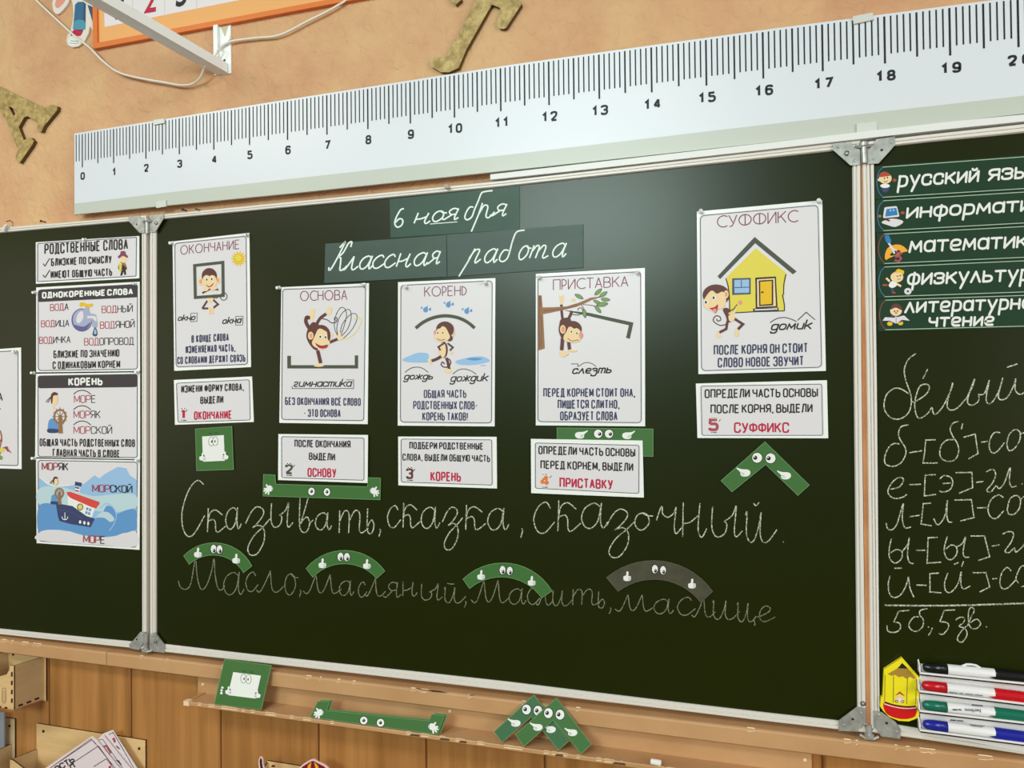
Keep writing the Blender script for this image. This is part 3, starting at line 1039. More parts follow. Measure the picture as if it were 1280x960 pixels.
clip([(191.5, 150), (205, 147.8), (205.5, 153.6), (192, 156)], .0002, .004)
clip([(1066, 20.4), (1091, 15.6), (1092, 24.4), (1067, 30)], .0002, .004)
clip([(195, 252), (207.5, 250), (207.5, 258), (195, 260)], .0006, .0035)
clip([(1071, 154.6), (1096.5, 151.6), (1096.5, 162.5), (1071, 166)], .0006, .0035)

# ================================================================== chalk tray
TRAY = (206, 166, 124)
ZT = .863
tray = empty('chalk_tray', (0.9, 0, ZT-.012))
tag(tray, 'narrow beige painted chalk tray fixed to the panelling under the main board', 'chalk tray')
xl = onZ(233, 879, ZT).x
dF = -onZ(580, 925, ZT).y
xr = onY(1014, 950, -.02).x
b = MB()
b.box((onY(252, 855, -.02).x, PANEL_Y-.014, ZT-.006), (xr, PANEL_Y-.0005, .9046), PAINT)
b.obj('back_plate', tray)
b = MB()
xe = 1.75
b.grid([[(x, PANEL_Y-.014, ZT), (x, -dF+.004, ZT), (x, -dF+.001, ZT+.0006), (x, -dF, ZT-.001), (x, -dF, ZT-.007), (x, -dF+.002, ZT-.008), (x, PANEL_Y-.014, ZT-.008)] for x in [xl+(xe-xl)*k/20 for k in range(21)]], PAINT, closed=True)
b.face([(xl, PANEL_Y-.014, ZT), (xl, -dF, ZT), (xl, -dF, ZT-.008), (xl, PANEL_Y-.014, ZT-.008)], PAINT)
for k in range(46):
    x = random.uniform(xl, 1.45)
    L = random.uniform(.004, .02)
    b.face([(x, -dF-.0004, ZT-.0045), (x+L, -dF-.0004, ZT-.0035), (x+L, -dF+.001, ZT+.0011), (x+L*.3, -dF+.003, ZT+.0009), (x, -dF+.001, ZT+.0011)], CHIP)
for px, py, L in ((513, 922, .011), (552, 925.5, .011), (575, 929, .008), (699, 941.5, .008), (774, 951, .012)):
    p = onZ(px, py, ZT)
    b.face([(p.x-L, -dF-.0006, ZT-.006), (p.x+L, -dF-.0006, ZT-.0055), (p.x+L*.9, -dF-.0006, ZT-.0015), (p.x-L*.7, -dF-.0006, ZT-.0022)], mat('dark_scuff', (96, 72, 52), .8, .1))
b.obj('shelf', tray)
b = MB()
b.box((xl-.012, -dF-.002, ZT-.008), (xl+.002, -dF+.010, ZT+.002), CHIP)
b.box((xl-.006, -dF+.010, ZT-.008), (xl+.002, PANEL_Y-.001, ZT+.002), PAINT)
b.obj('end_cap', tray)
for px, py in ((253.5, 855.5), (1006, 950), (562, 889)):
    b = MB()
    p = onY(px, py, -(PANEL_Y-.014))
    b.dome(p, (0, -1, 0), .0034, .0018, CHIP)
    b.obj('screw', tray)
# crack in the top of the sill shows as a dark split
b = MB()
for pts in (((520, 860), (540, 863.5), (541, 864.5), (522, 861)), ((538, 862.4), (552, 864), (560, 866), (548, 865.2), (540, 864.6)), ((586, 867.6), (594, 869), (588, 869))):
    b.face([onZ(x, y, ZR+.0008) for x, y in pts], BURN)
tag(b.obj('trim_3'), kind='structure')

# ================================================================== printed sheets on the board
TH = .0009


def bilerp(c, u, v):
    """pixel inside a quad TL TR BR BL at u across, v down"""
    (a, b, d, e) = c
    return tuple((a[k]*(1-u)+b[k]*u)*(1-v)+(e[k]*(1-u)+d[k]*u)*v for k in (0, 1))


def sheet(name, label, cat, corners, border, base=0.0, group=None, rad=4.0, bw=1.0, mats=(None, None), head=None):
    """laminated sheet: base is how far its back stands off the board; returns object, plane and ink offset"""
    front, rim = mats[0] or PAPER, mats[1] or LAMI
    pl = PY(S+base+.0004)
    b = MB()
    b.slab(pl, corners, 0, TH, rim)
    o = b.obj(name)
    tag(o, label, cat, group)
    if border:
        ink = Ink(pl, TH)
        c = [bilerp(border, u, v) for u, v in ((-.012, -.008), (1.012, -.008), (1.012, 1.008), (-.012, 1.008))]
        ink.fill(fillet(c, rad+.6, True), front)
        ink.line(fillet(border, rad, True), bw, GREY, True)
        ink.obj('border', o)
    return o, pl, TH+.0002


def T(o, pl, off, part, *lines):
    """one lettering part for each line"""
    for a in lines:
        ink = Ink(pl, off)
        kw = a[-1] if isinstance(a[-1], dict) else {}
        args = a[:-1] if isinstance(a[-1], dict) else a
        text(ink, *args, **kw)
        ink.obj(part, o)


DECO = dict(r=3.2, gap=1.1, deco=True)


def face(ink, cx, cy, rx, ry, hair=(0, -.28, 1.05, .85), ears=((-1, .0), (1, .0)), eyes=((-.35, -.05), (.3, -.1)), mouth=((-.4, .5), (0, .68), (.4, .45)), muzzle=True, er=.33, red=False):
    """monkey face drawn flat: hair, ears, cream face, eyes and mouth"""
    for ex, ey in ears:
        ink.ell(cx+ex*rx, cy+ey*ry, er*rx, er*ry*1.2, SKIN)
        ink.ell(cx+ex*rx, cy+ey*ry, er*rx*.55, er*ry*.7, PINK)
    ink.ell(cx+hair[0]*rx, cy+hair[1]*ry, hair[2]*rx, hair[3]*ry, BROWN)
    ink.ell(cx-.36*rx, cy+.0*ry, .52*rx, .5*ry, SKIN)
    ink.ell(cx+.36*rx, cy+.0*ry, .52*rx, .5*ry, SKIN)
    if muzzle:
        ink.ell(cx, cy+.42*ry, .92*rx, .56*ry, SKIN)
    for ex, ey in eyes:
        ink.ell(cx+ex*rx, cy+ey*ry, .17*rx, .22*ry, WHT)
        ink.ell(cx+ex*rx, cy+ey*ry+.04*ry, .1*rx, .14*ry, BLK)
    mp = [(cx+a*rx, cy+c*ry) for a, c in mouth]
    if red:
        ink.fill(catmull(mp, 5)+[(mp[-1][0]-.2*rx, mp[-1][1]+.3*ry), (mp[0][0]+.3*rx, mp[0][1]+.3*ry)], RED)
    ink.curve(mp, .8, BROWN)


# ---- poster: ending
c = lambda s: crop(210, 285, 11.43, s)
o, pl, of = sheet('poster', 'tall laminated poster headed ОКОНЧАНИЕ with a monkey in a window frame and a sun', 'poster',
                  [(215.7, 301.8), (311.6, 291), (313.7, 458.8), (217.8, 463.6)], [(218.6, 304.4), (307.6, 295.2), (309.4, 455.4), (220.2, 458.6)])
P_END = o
T(o, pl, of, 'heading_lettering', ('ОКОНЧАНИЕ', 225.3, 318.8, 299.4, 311.3, 12, MAROON, 1.05, DECO))
ink = Ink(pl, of)
for k in range(14):
    a = 2*math.pi*k/14
    ink.line([(298.4+5*math.cos(a), 323.4+5*math.sin(a)), (298.4+9.3*math.cos(a), 323.4+9.3*math.sin(a))], 1.6, GOLDI, up=False)
ink.up()
ink.ell(298.4, 323.4, 6.7, 6.9, GOLDI)
ink.ell(297.9, 322.4, 4, 4, YEL)
ink.curve(crop(210, 369, 11.43, "640,35 690,40 720,20 700,0 650,-5"), 1.0, OLIVE)
ink.curve(ell(279.6, 370.6, 4.2, 4.6), 1.1, OLIVE, True)
ink.line(crop(210, 369, 11.43, "560,80 490,190 575,188"), 2.4, BROWN)
ink.line(crop(210, 369, 11.43, "635,55 715,130 640,185"), 2.4, BROWN)
ink.fill(crop(210, 369, 11.43, "560,40 650,40 640,90 600,110 570,90"), SKIN)
ink.fill(crop(210, 369, 11.43, "575,175 650,170 655,255 640,272 600,265 570,272 590,250"), SKIN)
ink.line(crop(210, 369, 11.43, "610,200 608,265"), .6, PINK)
ink.line(c("490,930 600,870 720,880"), 2.2, BROWN)
face(ink, 261.8, 349.6, 9.6, 11.5, hair=(-.02, -.38, 1.0, .9), ears=((-1.15, .2), (1.1, .05)), mouth=((-.45, .55), (0, .75), (.55, .4)), red=True)
ink.fill(c("560,600 590,570 640,640 600,660"), BROWN)
ink.line([(243.1, 331.8), (278.4, 327.8), (278.9, 369.2), (244, 371.8)], 3.5, OLIVE, True)
ink.fill(c("520,840 600,850 560,900 510,905"), SKIN)
ink.fill(c("600,850 690,835 700,870 620,900"), SKIN)
ink.obj('picture_print', o)
ink = Ink(pl, of)
word(ink, 'окно', 221.6, 401.4, 245, 400.2, 5.6, 1.15, BLK)
ink.line([(238.4, 391.8), (246.4, 391.2), (246.2, 401.6), (238.4, 402.2)], .7, GREY, True)
ink.obj('word_lettering', o)
ink = Ink(pl, of)
word(ink, 'окна', 277.2, 405.4, 302.5, 403.8, 6.2, 1.3, BLK)
ink.line([(294.6, 395.6), (303.6, 395.2), (303.4, 406), (294.6, 406.6)], .7, GREY, True)
ink.obj('word_lettering', o)
T(o, pl, of, 'caption_lettering', ('В КОНЦЕ СЛОВА', 239.2, 428.6, 286, 426, 9.6, NAVY, 1.45), ('ИЗМЕНЯЕМАЯ ЧАСТЬ,', 231.9, 441.9, 294.4, 439.4, 9.6, NAVY, 1.45), ('СО СЛОВАМИ ДЕРЖИТ СВЯЗЬ', 221.4, 455.4, 306.8, 452.2, 9.4, NAVY, 1.4))

# ---- poster: stem
c = lambda s: crop(345, 350, 10.667, s)
d = lambda s: crop(345, 440, 10.667, s)
o, pl, of = sheet('poster', 'tall laminated poster headed ОСНОВА with a monkey doing a handstand on a bracket', 'poster',
                  [(351.6, 359), (461.2, 354), (459.5, 530.2), (349.2, 528.6)], [(353.5, 361.8), (457, 358.4), (454.7, 525.8), (352.1, 524.2)])
P_STEM = o
T(o, pl, of, 'heading_lettering', ('ОСНОВА', 375, 376.6, 434, 375, 13, MAROON, 1.1, DECO))
ink = Ink(pl, of)
ink.fill(d("150,50 200,50 200,175 1050,175 1050,45 1095,45 1095,220 150,220"), OLIVE)
for st, mm in (("830,760 780,640 790,500 850,380 910,375 940,470 900,640 860,740", OLIVE), ("830,760 810,640 850,490 930,400 990,410 1000,520 950,660 870,750", NAVY), ("850,760 880,600 980,470 1060,450 1080,520 1020,650 920,760 870,790", GREY), ("1040,530 1110,505 1140,550 1080,680 980,770 890,790", YEL)):
    ink.curve(c(st), .9, mm)
ink.curve(c("590,510 680,530 740,570 800,560 815,510 785,500 780,530 800,535"), 1.1, BLK)
ink.curve(c("440,640 400,560 410,500 455,508"), 4.6, BROWN)
ink.fill(c("460,545 450,430 475,390 520,375 520,420 495,540"), SKIN)
ink.curve(c("540,590 590,510 670,450"), 3.8, BROWN)
ink.fill(c("680,450 690,370 715,350 750,370 735,450 700,480"), SKIN)
ink.fill(catmull(c("430,640 500,560 600,640 520,800 560,930 500,920 430,830 405,740"), 5, True), BROWN)
ink.line(c("700,838 825,785"), 3.6, BROWN)
ink.fill(catmull(c("815,770 835,690 860,700 870,750 900,780 860,800 830,800"), 4, True), SKIN)
ink.fill(catmull(c("705,770 700,710 740,720 765,710 750,770"), 4, True), SKIN)
ink.curve(crop(345, 440, 10.667, "555,-20 575,60 595,150"), 4.4, BROWN)
ink.fill(catmull(d("505,185 560,150 600,160 640,185 570,198"), 4, True), SKIN)
ink.ell(401.6, 419.5, 11.6, 13.5, BROWN)
ink.fill(catmull(c("520,740 560,660 600,650 640,670 680,700 690,790 720,830 690,890 620,930 550,910 500,880 480,830"), 4, True), SKIN)
ink.ell(388.4, 419.6, 3.4, 5.0, SKIN)
ink.ell(388.6, 419.6, 1.8, 3.0, PINK)
ink.fill(catmull(c("530,850 600,880 690,870 670,905 610,915 560,895"), 4, True), RED)
ink.curve(c("525,845 600,880 690,865"), .9, BROWN)
for q in ((590, 755), (660, 762)):
    x, y = c(f"{q[0]},{q[1]}")[0]
    ink.ell(x, y, 2.0, 2.6, WHT)
    ink.ell(x, y+.2, 1.1, 1.5, BLK)
ink.obj('picture_print', o)
ink = Ink(pl, of)
word(ink, 'гимнастика', 366.3, 483.8, 440.5, 483.6, 7, 1.25, BLK)
ink.line(d("215,455 215,487 1035,487 1035,372 935,372"), .8, GREY)
ink.obj('word_lettering', o)
T(o, pl, of, 'caption_lettering', ('БЕЗ ОКОНЧАНИЯ ВСЁ СЛОВО', 356.2, 506.2, 451, 507.4, 9.8, NAVY, 1.5), ('- ЭТО ОСНОВА', 379.6, 521.2, 425.8, 521.6, 9.9, NAVY, 1.5))

# ---- poster: root
c = lambda s: crop(495, 345, 9.79, s)
d = lambda s: crop(495, 440, 9.79, s)
o, pl, of = sheet('poster', 'tall laminated poster headed КОРЕНЬ with a monkey under an arc in the rain', 'poster',
                  [(497.5, 352.7), (619.2, 347.6), (618.2, 533), (497.2, 532)], [(501.2, 356.8), (615.2, 351), (614.3, 528.7), (500.6, 527.6)], rad=5)
P_ROOT = o
T(o, pl, of, 'heading_lettering', ('КОРЕНЬ', 530.2, 371.2, 583, 369.6, 13, MAROON, 1.1, DECO))
ink = Ink(pl, of)
ink.fill(catmull(d("80,90 180,40 280,8 390,20 400,80 390,125 240,130 120,120"), 4, True), BLUE)
ink.fill(catmull(d("725,115 850,75 980,55 1080,60 1150,110 1060,140 930,160 780,155"), 4, True), BLUE)
ink.fill(catmull(d("860,85 960,70 1060,85 960,105"), 4, True), BLUE2)
ink.fill(d("1030,160 1100,158 1090,172 1035,172"), BLUE)
for x, y in ((532, 387.3), (560.4, 381), (583.4, 389)):
    for dx, dy, r in ((0, 0, 3.1), (-5, -2.4, 1.1), (5.4, -.6, 1.5)):
        ink.fill([(x+dx+r*.9, y+dy-2.1*r*.8)]+[(x+dx+r*math.cos(t), y+dy+r*1.1*math.sin(t)) for t in [-.7+k*.42 for k in range(12)]], BLUE2)
ink.curve(c("240,638 330,568 450,512 600,487 750,508 870,562 962,637"), 4.1, OLIVE)
ink.curve(d("640,80 670,120 645,175 590,185 552,155 570,122 595,148"), 1.4, BROWN)
ink.curve(d("555,50 500,85 435,108"), 3.6, BROWN)
ink.fill(catmull(d("385,85 410,90 440,130 425,150 395,120"), 4, True), SKIN)
ink.curve(d("615,70 635,130 650,210"), 3.4, BROWN)
ink.fill(catmull(d("590,225 640,205 680,225 660,260 620,258"), 4, True), SKIN)
ink.ell(554.6, 437.2, 5.0, 10.2, BROWN)
ink.ell(553.6, 437.6, 3.8, 9.4, SKIN)
ink.line(c("590,822 518,868 545,912"), 2.2, BROWN)
ink.line(c("630,822 695,872 660,912"), 2.2, BROWN)
ink.ell(*c("530,930")[0], 2, 1.8, SKIN)
ink.ell(*c("680,938")[0], 2, 1.8, SKIN)
ink.ell(*c("690,690")[0], 3.0, 5.2, SKIN)
ink.ell(*c("692,690")[0], 1.6, 3.2, PINK)
ink.ell(*c("600,655")[0], 11.2, 10.2, BROWN)
ink.ell(*c("655,760")[0], 4, 4, BROWN)
ink.fill(catmull(c("480,700 510,650 540,640 570,615 610,635 640,690 660,740 640,780 580,805 510,795 470,760"), 4, True), SKIN)
ink.ell(*c("478,690")[0], 1.6, 2.8, PINK)
for q in ("512,697", "573,695"):
    x, y = c(q)[0]
    ink.ell(x, y, 1.5, 1.9, WHT)
    ink.ell(x, y, .9, 1.2, BLK)
ink.curve(c("500,765 540,785 600,775"), .7, BROWN)
ink.obj('picture_print', o)
ink = Ink(pl, of)
word(ink, 'дождь', 504.4, 474.9, 542.4, 474.5, 6.4, 1.3, BLK)
ink.curve(d("110,250 180,200 260,185 330,202 395,250"), 1.0, OLIVE)
ink.obj('word_lettering', o)
ink = Ink(pl, of)
word(ink, 'дождик', 562.4, 477.5, 611, 476.5, 7.2, 1.35, BLK)
ink.curve(d("695,270 760,222 840,208 920,232 982,272"), 1.0, OLIVE)
ink.obj('word_lettering', o)
T(o, pl, of, 'caption_lettering', ('ОБЩАЯ ЧАСТЬ', 529.6, 497.6, 583, 497.4, 10.4, NAVY, 1.5), ('РОДСТВЕННЫХ СЛОВ-', 516.4, 511.6, 597, 512, 10.5, NAVY, 1.5), ('КОРЕНЬ ТАКОВ!', 527.8, 525.7, 585, 525.9, 10.5, NAVY, 1.5))

# ---- poster: prefix
c = lambda s: crop(665, 335, 8.767, s)
d = lambda s: crop(665, 444, 8.727, s)
o, pl, of = sheet('poster', 'tall laminated poster headed ПРИСТАВКА with a monkey hanging from a branch', 'poster',
                  [(669.8, 342.4), (806, 335), (806.4, 532.9), (669.8, 531.7)], [(672.5, 346.8), (800.8, 339.6), (801.5, 528.3), (672.4, 527)], rad=5)
P_PREF = o
T(o, pl, of, 'heading_lettering', ('ПРИСТАВКА', 691.2, 363.2, 785.4, 358.4, 13.8, MAROON, 1.15, DECO))
ink = Ink(pl, of)
ink.fill(c("340,460 620,490 1112,598 1072,778 1030,765 1062,628 600,522 420,482"), OLIVE)
ink.fill(catmull(c("300,330 290,295 320,310 345,290 350,330 335,400 310,400"), 4, True), SKIN)
ink.fill(catmull(c("425,350 450,335 480,345 470,370 440,368"), 4, True), SKIN)
ink.line(c("322,400 325,480 335,560"), 3.4, BROWN)
ink.line(c("440,470 400,560"), 3.6, BROWN)
ink.fill(c("65,298 105,300 115,430 122,520 140,882 65,906"), BARK)
for st in ("80,310 84,420 76,600 84,880", "95,520 105,640 100,860", "92,305 96,420"):
    ink.curve(c(st), .6, BROWN)
ink.fill(c("100,432 240,430 380,420 500,385 580,352 640,325 745,312 745,322 650,352 560,397 480,427 330,462 240,482 115,508"), BARK)
ink.curve(c("130,470 240,458 380,440 500,402"), .6, BROWN)
ink.curve(c("560,400 620,405 690,415"), .8, BROWN)
ink.curve(c("540,400 570,450 575,480"), .8, BROWN)
ink.curve(c("430,505 500,515 555,490 545,440 515,440 500,465"), 1.0, OLIVE)
for x, y, r, rx in ((515, 312, 28, 5.4), (725, 262, -42, 5.4), (780, 290, -35, 5.4), (805, 345, 5, 5.2), (712, 372, 25, 4.6), (768, 398, -8, 6.4), (722, 452, 50, 5.2), (575, 495, 80, 5.2)):
    px, py = c(f"{x},{y}")[0]
    ink.fill(catmull([(px+rx*1.12*math.cos(math.radians(r+a))*k, py+rx*1.12*math.sin(math.radians(r+a))*k) for a, k in ((0, 1.05), (32, .62), (90, .42), (148, .62), (180, 1), (212, .62), (270, .42), (328, .62))], 3, True), OLIVE)
    ink.fill(catmull([(px+rx*.9*math.cos(math.radians(r+a))*k, py+rx*.9*math.sin(math.radians(r+a))*k) for a, k in ((0, 1.05), (32, .62), (90, .42), (148, .62), (180, 1), (212, .62), (270, .42), (328, .62))], 3, True), LEAF)
ink.fill(catmull(c("320,560 400,545 430,600 380,760 340,790 295,700 300,620"), 4, True), BROWN)
ink.line(c("335,770 325,900"), 4.4, BROWN)
ink.line(c("400,800 412,895"), 4.0, BROWN)
ink.fill(catmull(c("305,935 330,905 360,910 405,935 350,975 315,965"), 4, True), SKIN)
ink.fill(catmull(c("395,905 430,890 490,900 470,920 410,915"), 4, True), SKIN)
ink.ell(*c("445,670")[0], 11.4, 10.4, BROWN)
ink.fill(catmull(c("375,700 400,650 430,645 460,665 495,660 535,700 540,770 490,815 420,815 350,790 350,740"), 4, True), SKIN)
ink.ell(*c("338,672")[0], 3.6, 5.4, SKIN)
ink.ell(*c("341,672")[0], 2.2, 3.6, PINK)
ink.ell(*c("535,735")[0], 2.4, 4.4, PINK)
for q in ("432,698", "492,716"):
    x, y = c(q)[0]
    ink.ell(x, y, 1.5, 1.9, WHT)
    ink.ell(x, y, .95, 1.25, BLK)
ink.curve(c("390,770 440,800 510,785"), .7, BROWN)
ink.obj('picture_print', o)
ink = Ink(pl, of)
word(ink, 'слезть', 714.4, 467.8, 766, 466.6, 7.6, 1.6, BLK)
ink.line(d("425,95 500,95 500,128"), .9, OLIVE)
ink.curve(d("510,122 560,88 610,80 660,95 700,125"), .9, OLIVE)
ink.obj('word_lettering', o)
T(o, pl, of, 'caption_lettering', ('ПЕРЕД КОРНЕМ СТОИТ ОНА,', 679, 496.3, 794.2, 496.3, 11.1, NAVY, 1.7), ('ПИШЕТСЯ СЛИТНО,', 697, 510.9, 774.6, 510.9, 11.2, NAVY, 1.7), ('ОБРАЗУЕТ СЛОВА', 700, 525.6, 771.8, 525.6, 11.4, NAVY, 1.7))

# ---- poster: suffix
c = lambda s: crop(865, 245, 7.53, s)
d = lambda s: crop(865, 372, 7.53, s)
o, pl, of = sheet('poster', 'largest laminated poster headed СУФФИКС with a monkey beside a yellow house', 'poster',
                  [(871, 264.4), (1027.8, 250.3), (1032.4, 463.6), (873, 467.7)], [(875.4, 269.8), (1022.4, 256.5), (1027, 459), (877, 463.4)], rad=6)
P_SUF = o
T(o, pl, of, 'heading_lettering', ('СУФФИКС', 896.2, 285, 997.4, 277.6, 15.4, MAROON, 1.3, DECO))
ink = Ink(pl, of)
ink.fill([(944.6, 310.2), (983, 341), (980, 365), (980.8, 388.8), (912, 391.4), (911.2, 366), (908, 346.5)], YEL)
ink.fill(c("240,755 590,385 985,710 950,738 595,445 265,782"), OLIVE)
ink.curve(c("318,775 340,850 352,960 355,1100"), 1.4, BLK)
ink.curve(c("885,735 865,830 862,930"), 1.4, BLK)
ink.curve(crop(865, 372, 7.53, "850,-30 868,60 870,125"), 1.4, BLK)
ink.line(d("400,143 600,132 870,125"), 1.3, BLK)
ink.fill(c("378,775 553,770 553,925 378,932"), GREY)
ink.fill(c("398,790 538,786 538,910 400,914"), BLUE)
ink.line(c("465,790 465,862"), 1, DBLUE)
ink.line(c("400,862 538,858"), 1, DBLUE)
ink.fill(d("575,103 815,92 815,122 575,132"), BLK)
ink.fill(d("590,110 805,100 805,113 590,122"), PAPER)
ink.fill(c("596,768 790,757 805,1045 600,1060"), BLK)
ink.fill(c("612,785 778,774 790,1035 615,1045"), SKIN)
ink.fill(c("628,795 765,787 765,1028 632,1038"), BLK)
ink.fill(c("642,808 750,800 750,1015 645,1024"), GOLDI)
ink.fill(c("650,900 675,898 675,912 650,914"), BLK)
ink.curve(d("320,250 270,262 215,235 200,205 225,172 262,180 270,210 240,220 232,198"), 1.2, BROWN)
ink.line(d("335,220 322,295 258,328"), 3.2, BROWN)
ink.line(d("395,195 480,250 432,298"), 3.2, BROWN)
ink.fill(catmull(d("240,325 262,335 270,372 235,375"), 4, True), SKIN)
ink.fill(catmull(d("415,295 435,305 440,358 405,360"), 4, True), SKIN)
ink.fill(catmull(d("290,110 340,100 370,160 400,200 340,235 320,180"), 4, True), BROWN)
ink.fill(catmull(d("345,170 385,155 405,190 380,225 350,215"), 4, True), SKIN)
ink.line(d("345,150 400,140 425,70"), 2.2, SKIN)
ink.line(d("350,130 395,105 425,65"), 1.2, BROWN)
ink.ell(*d("455,45")[0], 2.4, 2.8, PINK)
ink.ell(*c("325,920")[0], 3.6, 5.4, SKIN)
ink.ell(895.2, 368.8, 17.0, 13.4, BROWN)
ink.fill(catmull(c("105,1000 150,920 190,890 235,920 290,900 320,960 310,1040 270,1060 200,1080 130,1060"), 4, True), SKIN)
ink.ell(*c("322,925")[0], 3.0, 5.0, SKIN)
ink.ell(*c("322,925")[0], 1.6, 3.2, PINK)
for q in ("205,958", "132,1000"):
    x, y = c(q)[0]
    ink.ell(x, y, 2.4, 3.0, WHT)
    ink.ell(x-.2, y, 1.3, 1.9, BLK)
ink.fill(catmull(d("165,100 210,90 245,65 235,130 215,145 195,120"), 4, True), RED)
ink.fill(catmull(d("195,112 225,105 230,135 212,142"), 4, True), PINK)
ink.obj('picture_print', o)
ink = Ink(pl, of)
word(ink, 'домик', 962.8, 413.4, 1016, 411.4, 8.6, 1.7, BLK)
ink.curve(d("735,235 800,197 870,187 930,202 985,225"), 1.2, OLIVE)
ink.line(d("995,213 1075,138 1158,208"), 1.2, OLIVE)
ink.obj('word_lettering', o)
T(o, pl, of, 'caption_lettering', ('ПОСЛЕ КОРНЯ ОН СТОИТ', 892, 443.9, 1010, 440.9, 12.4, NAVY, 1.9), ('СЛОВО НОВОЕ ЗВУЧИТ', 897, 459.6, 1004.8, 457.1, 12.4, NAVY, 1.9))


# ---- instruction cards
def figure(ink, ch, x0, y0, x1, y1, m, w):
    """plump cartoon numeral with little feet"""
    text(ink, ch, x0, y1-2, x1, y1-2, y1-y0-4, m, w)
    cx = (x0+x1)/2
    for s in (-1, 1):
        ink.line([(cx+s*1.2-1.6, y1-.6), (cx+s*2.6+1.2, y1-.6)], 1.0, BLK)
        ink.ell(cx+s*1.9, y0+1.2, 1.5, 1.7, WHT)
        ink.ell(cx+s*1.9, y0+1.4, .7, .9, BLK)
    ink.line([(x1, y0+6), (x1+2.4, y0+3)], .8, GREY)


def card(label, corners, border, lines, fig, base=0.0):
    o, pl, of = sheet('instruction_card', label, 'card', corners, border, base, rad=2.5, bw=.9, group='numbered instruction cards under the posters')
    T(o, pl, of, 'instruction_lettering', *lines[:-1])
    T(o, pl, of, 'answer_lettering', lines[-1])
    ink = Ink(pl, of)
    figure(ink, *fig)
    ink.obj('numeral_print', o)
    return o


card('small white card ending in red ОКОНЧАНИЕ, with a red figure one', [(217.4, 475), (315, 470.6), (317.2, 527.4), (218.7, 531)], [(220.6, 479), (311.6, 474.6), (312.8, 525), (222.6, 527.9)],
     [('ИЗМЕНИ ФОРМУ СЛОВА,', 226.4, 491.2, 305, 488.2, 9.4, BLK, 1.5), ('ВЫДЕЛИ', 250.2, 505.1, 279.2, 503.9, 9.4, BLK, 1.5), ('ОКОНЧАНИЕ', 242.4, 524.9, 289.8, 523.6, 10.7, RED, 1.7)], ('1', 226.2, 509, 231.6, 526, RED, 3.2))
card('small white card ending in red ОСНОВУ, lying over a green bracket strip', [(348, 542.5), (460, 543.7), (459.4, 603.8), (347.6, 600)], [(352, 545.8), (455, 547.5), (455, 600.4), (352.3, 597)],
     [('ПОСЛЕ ОКОНЧАНИЯ', 368, 558.9, 438.2, 560.2, 9.4, BLK, 1.5), ('ВЫДЕЛИ', 386, 574.9, 418.9, 576.1, 9.4, BLK, 1.5), ('ОСНОВУ', 384.3, 596.2, 420.4, 597, 11.5, RED, 1.8)], ('2', 356.4, 578, 366, 595, OLIVE, 2.8), base=.0036)
card('small white card ending in red КОРЕНЬ, with a dark figure three', [(497.7, 545.7), (620.7, 546), (621.2, 610.6), (497.9, 606.7)], [(501.5, 548.8), (614.7, 549.8), (615.2, 606.4), (501.8, 602.6)],
     [('ПОДБЕРИ РОДСТВЕННЫЕ', 511.6, 561.3, 604.2, 562.4, 9, BLK, 1.5), ('СЛОВА, ВЫДЕЛИ ОБЩУЮ ЧАСТЬ', 503, 575.8, 612.6, 577.6, 8.9, BLK, 1.4), ('КОРЕНЬ', 538, 601.3, 576.2, 602.2, 12, RED, 1.9)], ('3', 507.6, 583, 516.6, 601, BROWN, 2.8))
card('small white card ending in red ПРИСТАВКУ, lying over a green hooked strip', [(663.6, 548.6), (803.2, 550.7), (804.8, 622), (664, 616.4)], [(669.3, 553.7), (798.7, 556.7), (798.4, 616.9), (669.3, 610.3)],
     [('ОПРЕДЕЛИ ЧАСТЬ ОСНОВЫ', 672.9, 567.9, 794.2, 571.2, 10.6, BLK, 1.7), ('ПЕРЕД КОРНЕМ, ВЫДЕЛИ', 675.5, 586, 791.6, 589.2, 10.6, BLK, 1.7), ('ПРИСТАВКУ', 699.3, 609.3, 766.2, 611.8, 12.4, RED, 2)], ('4', 674.6, 591.5, 687, 609.6, ORANGE, 3), base=.0036)
card('small white card ending in red СУФФИКС, with a crimson figure five', [(869.8, 479.4), (1033.7, 475.2), (1035.3, 547.8), (871.8, 547.5)], [(876.3, 482.7), (1027, 480.1), (1028.4, 544.2), (877.6, 544.2)],
     [('ОПРЕДЕЛИ ЧАСТЬ ОСНОВЫ', 880.7, 497.9, 1022.6, 496.3, 11.4, BLK, 1.8), ('ПОСЛЕ КОРНЯ, ВЫДЕЛИ', 888, 517, 1015.8, 515.8, 11.4, BLK, 1.8), ('СУФФИКС', 917.4, 541.2, 986.4, 541.2, 13.4, RED, 2.1)], ('5', 885.4, 521, 898.4, 541, ROSE, 3.6))

# ---- date and title cards
c = lambda s: crop(400, 225, 3.765, s)


def dark_card(label, pts, m, base):
    pl = PY(S+base+.0003)
    b = MB()
    b.slab(pl, pts, 0, .0008, m)
    o = tag(b.obj('title_card'), label, 'card', 'dark green handwriting title cards')
    return o, pl, .0009


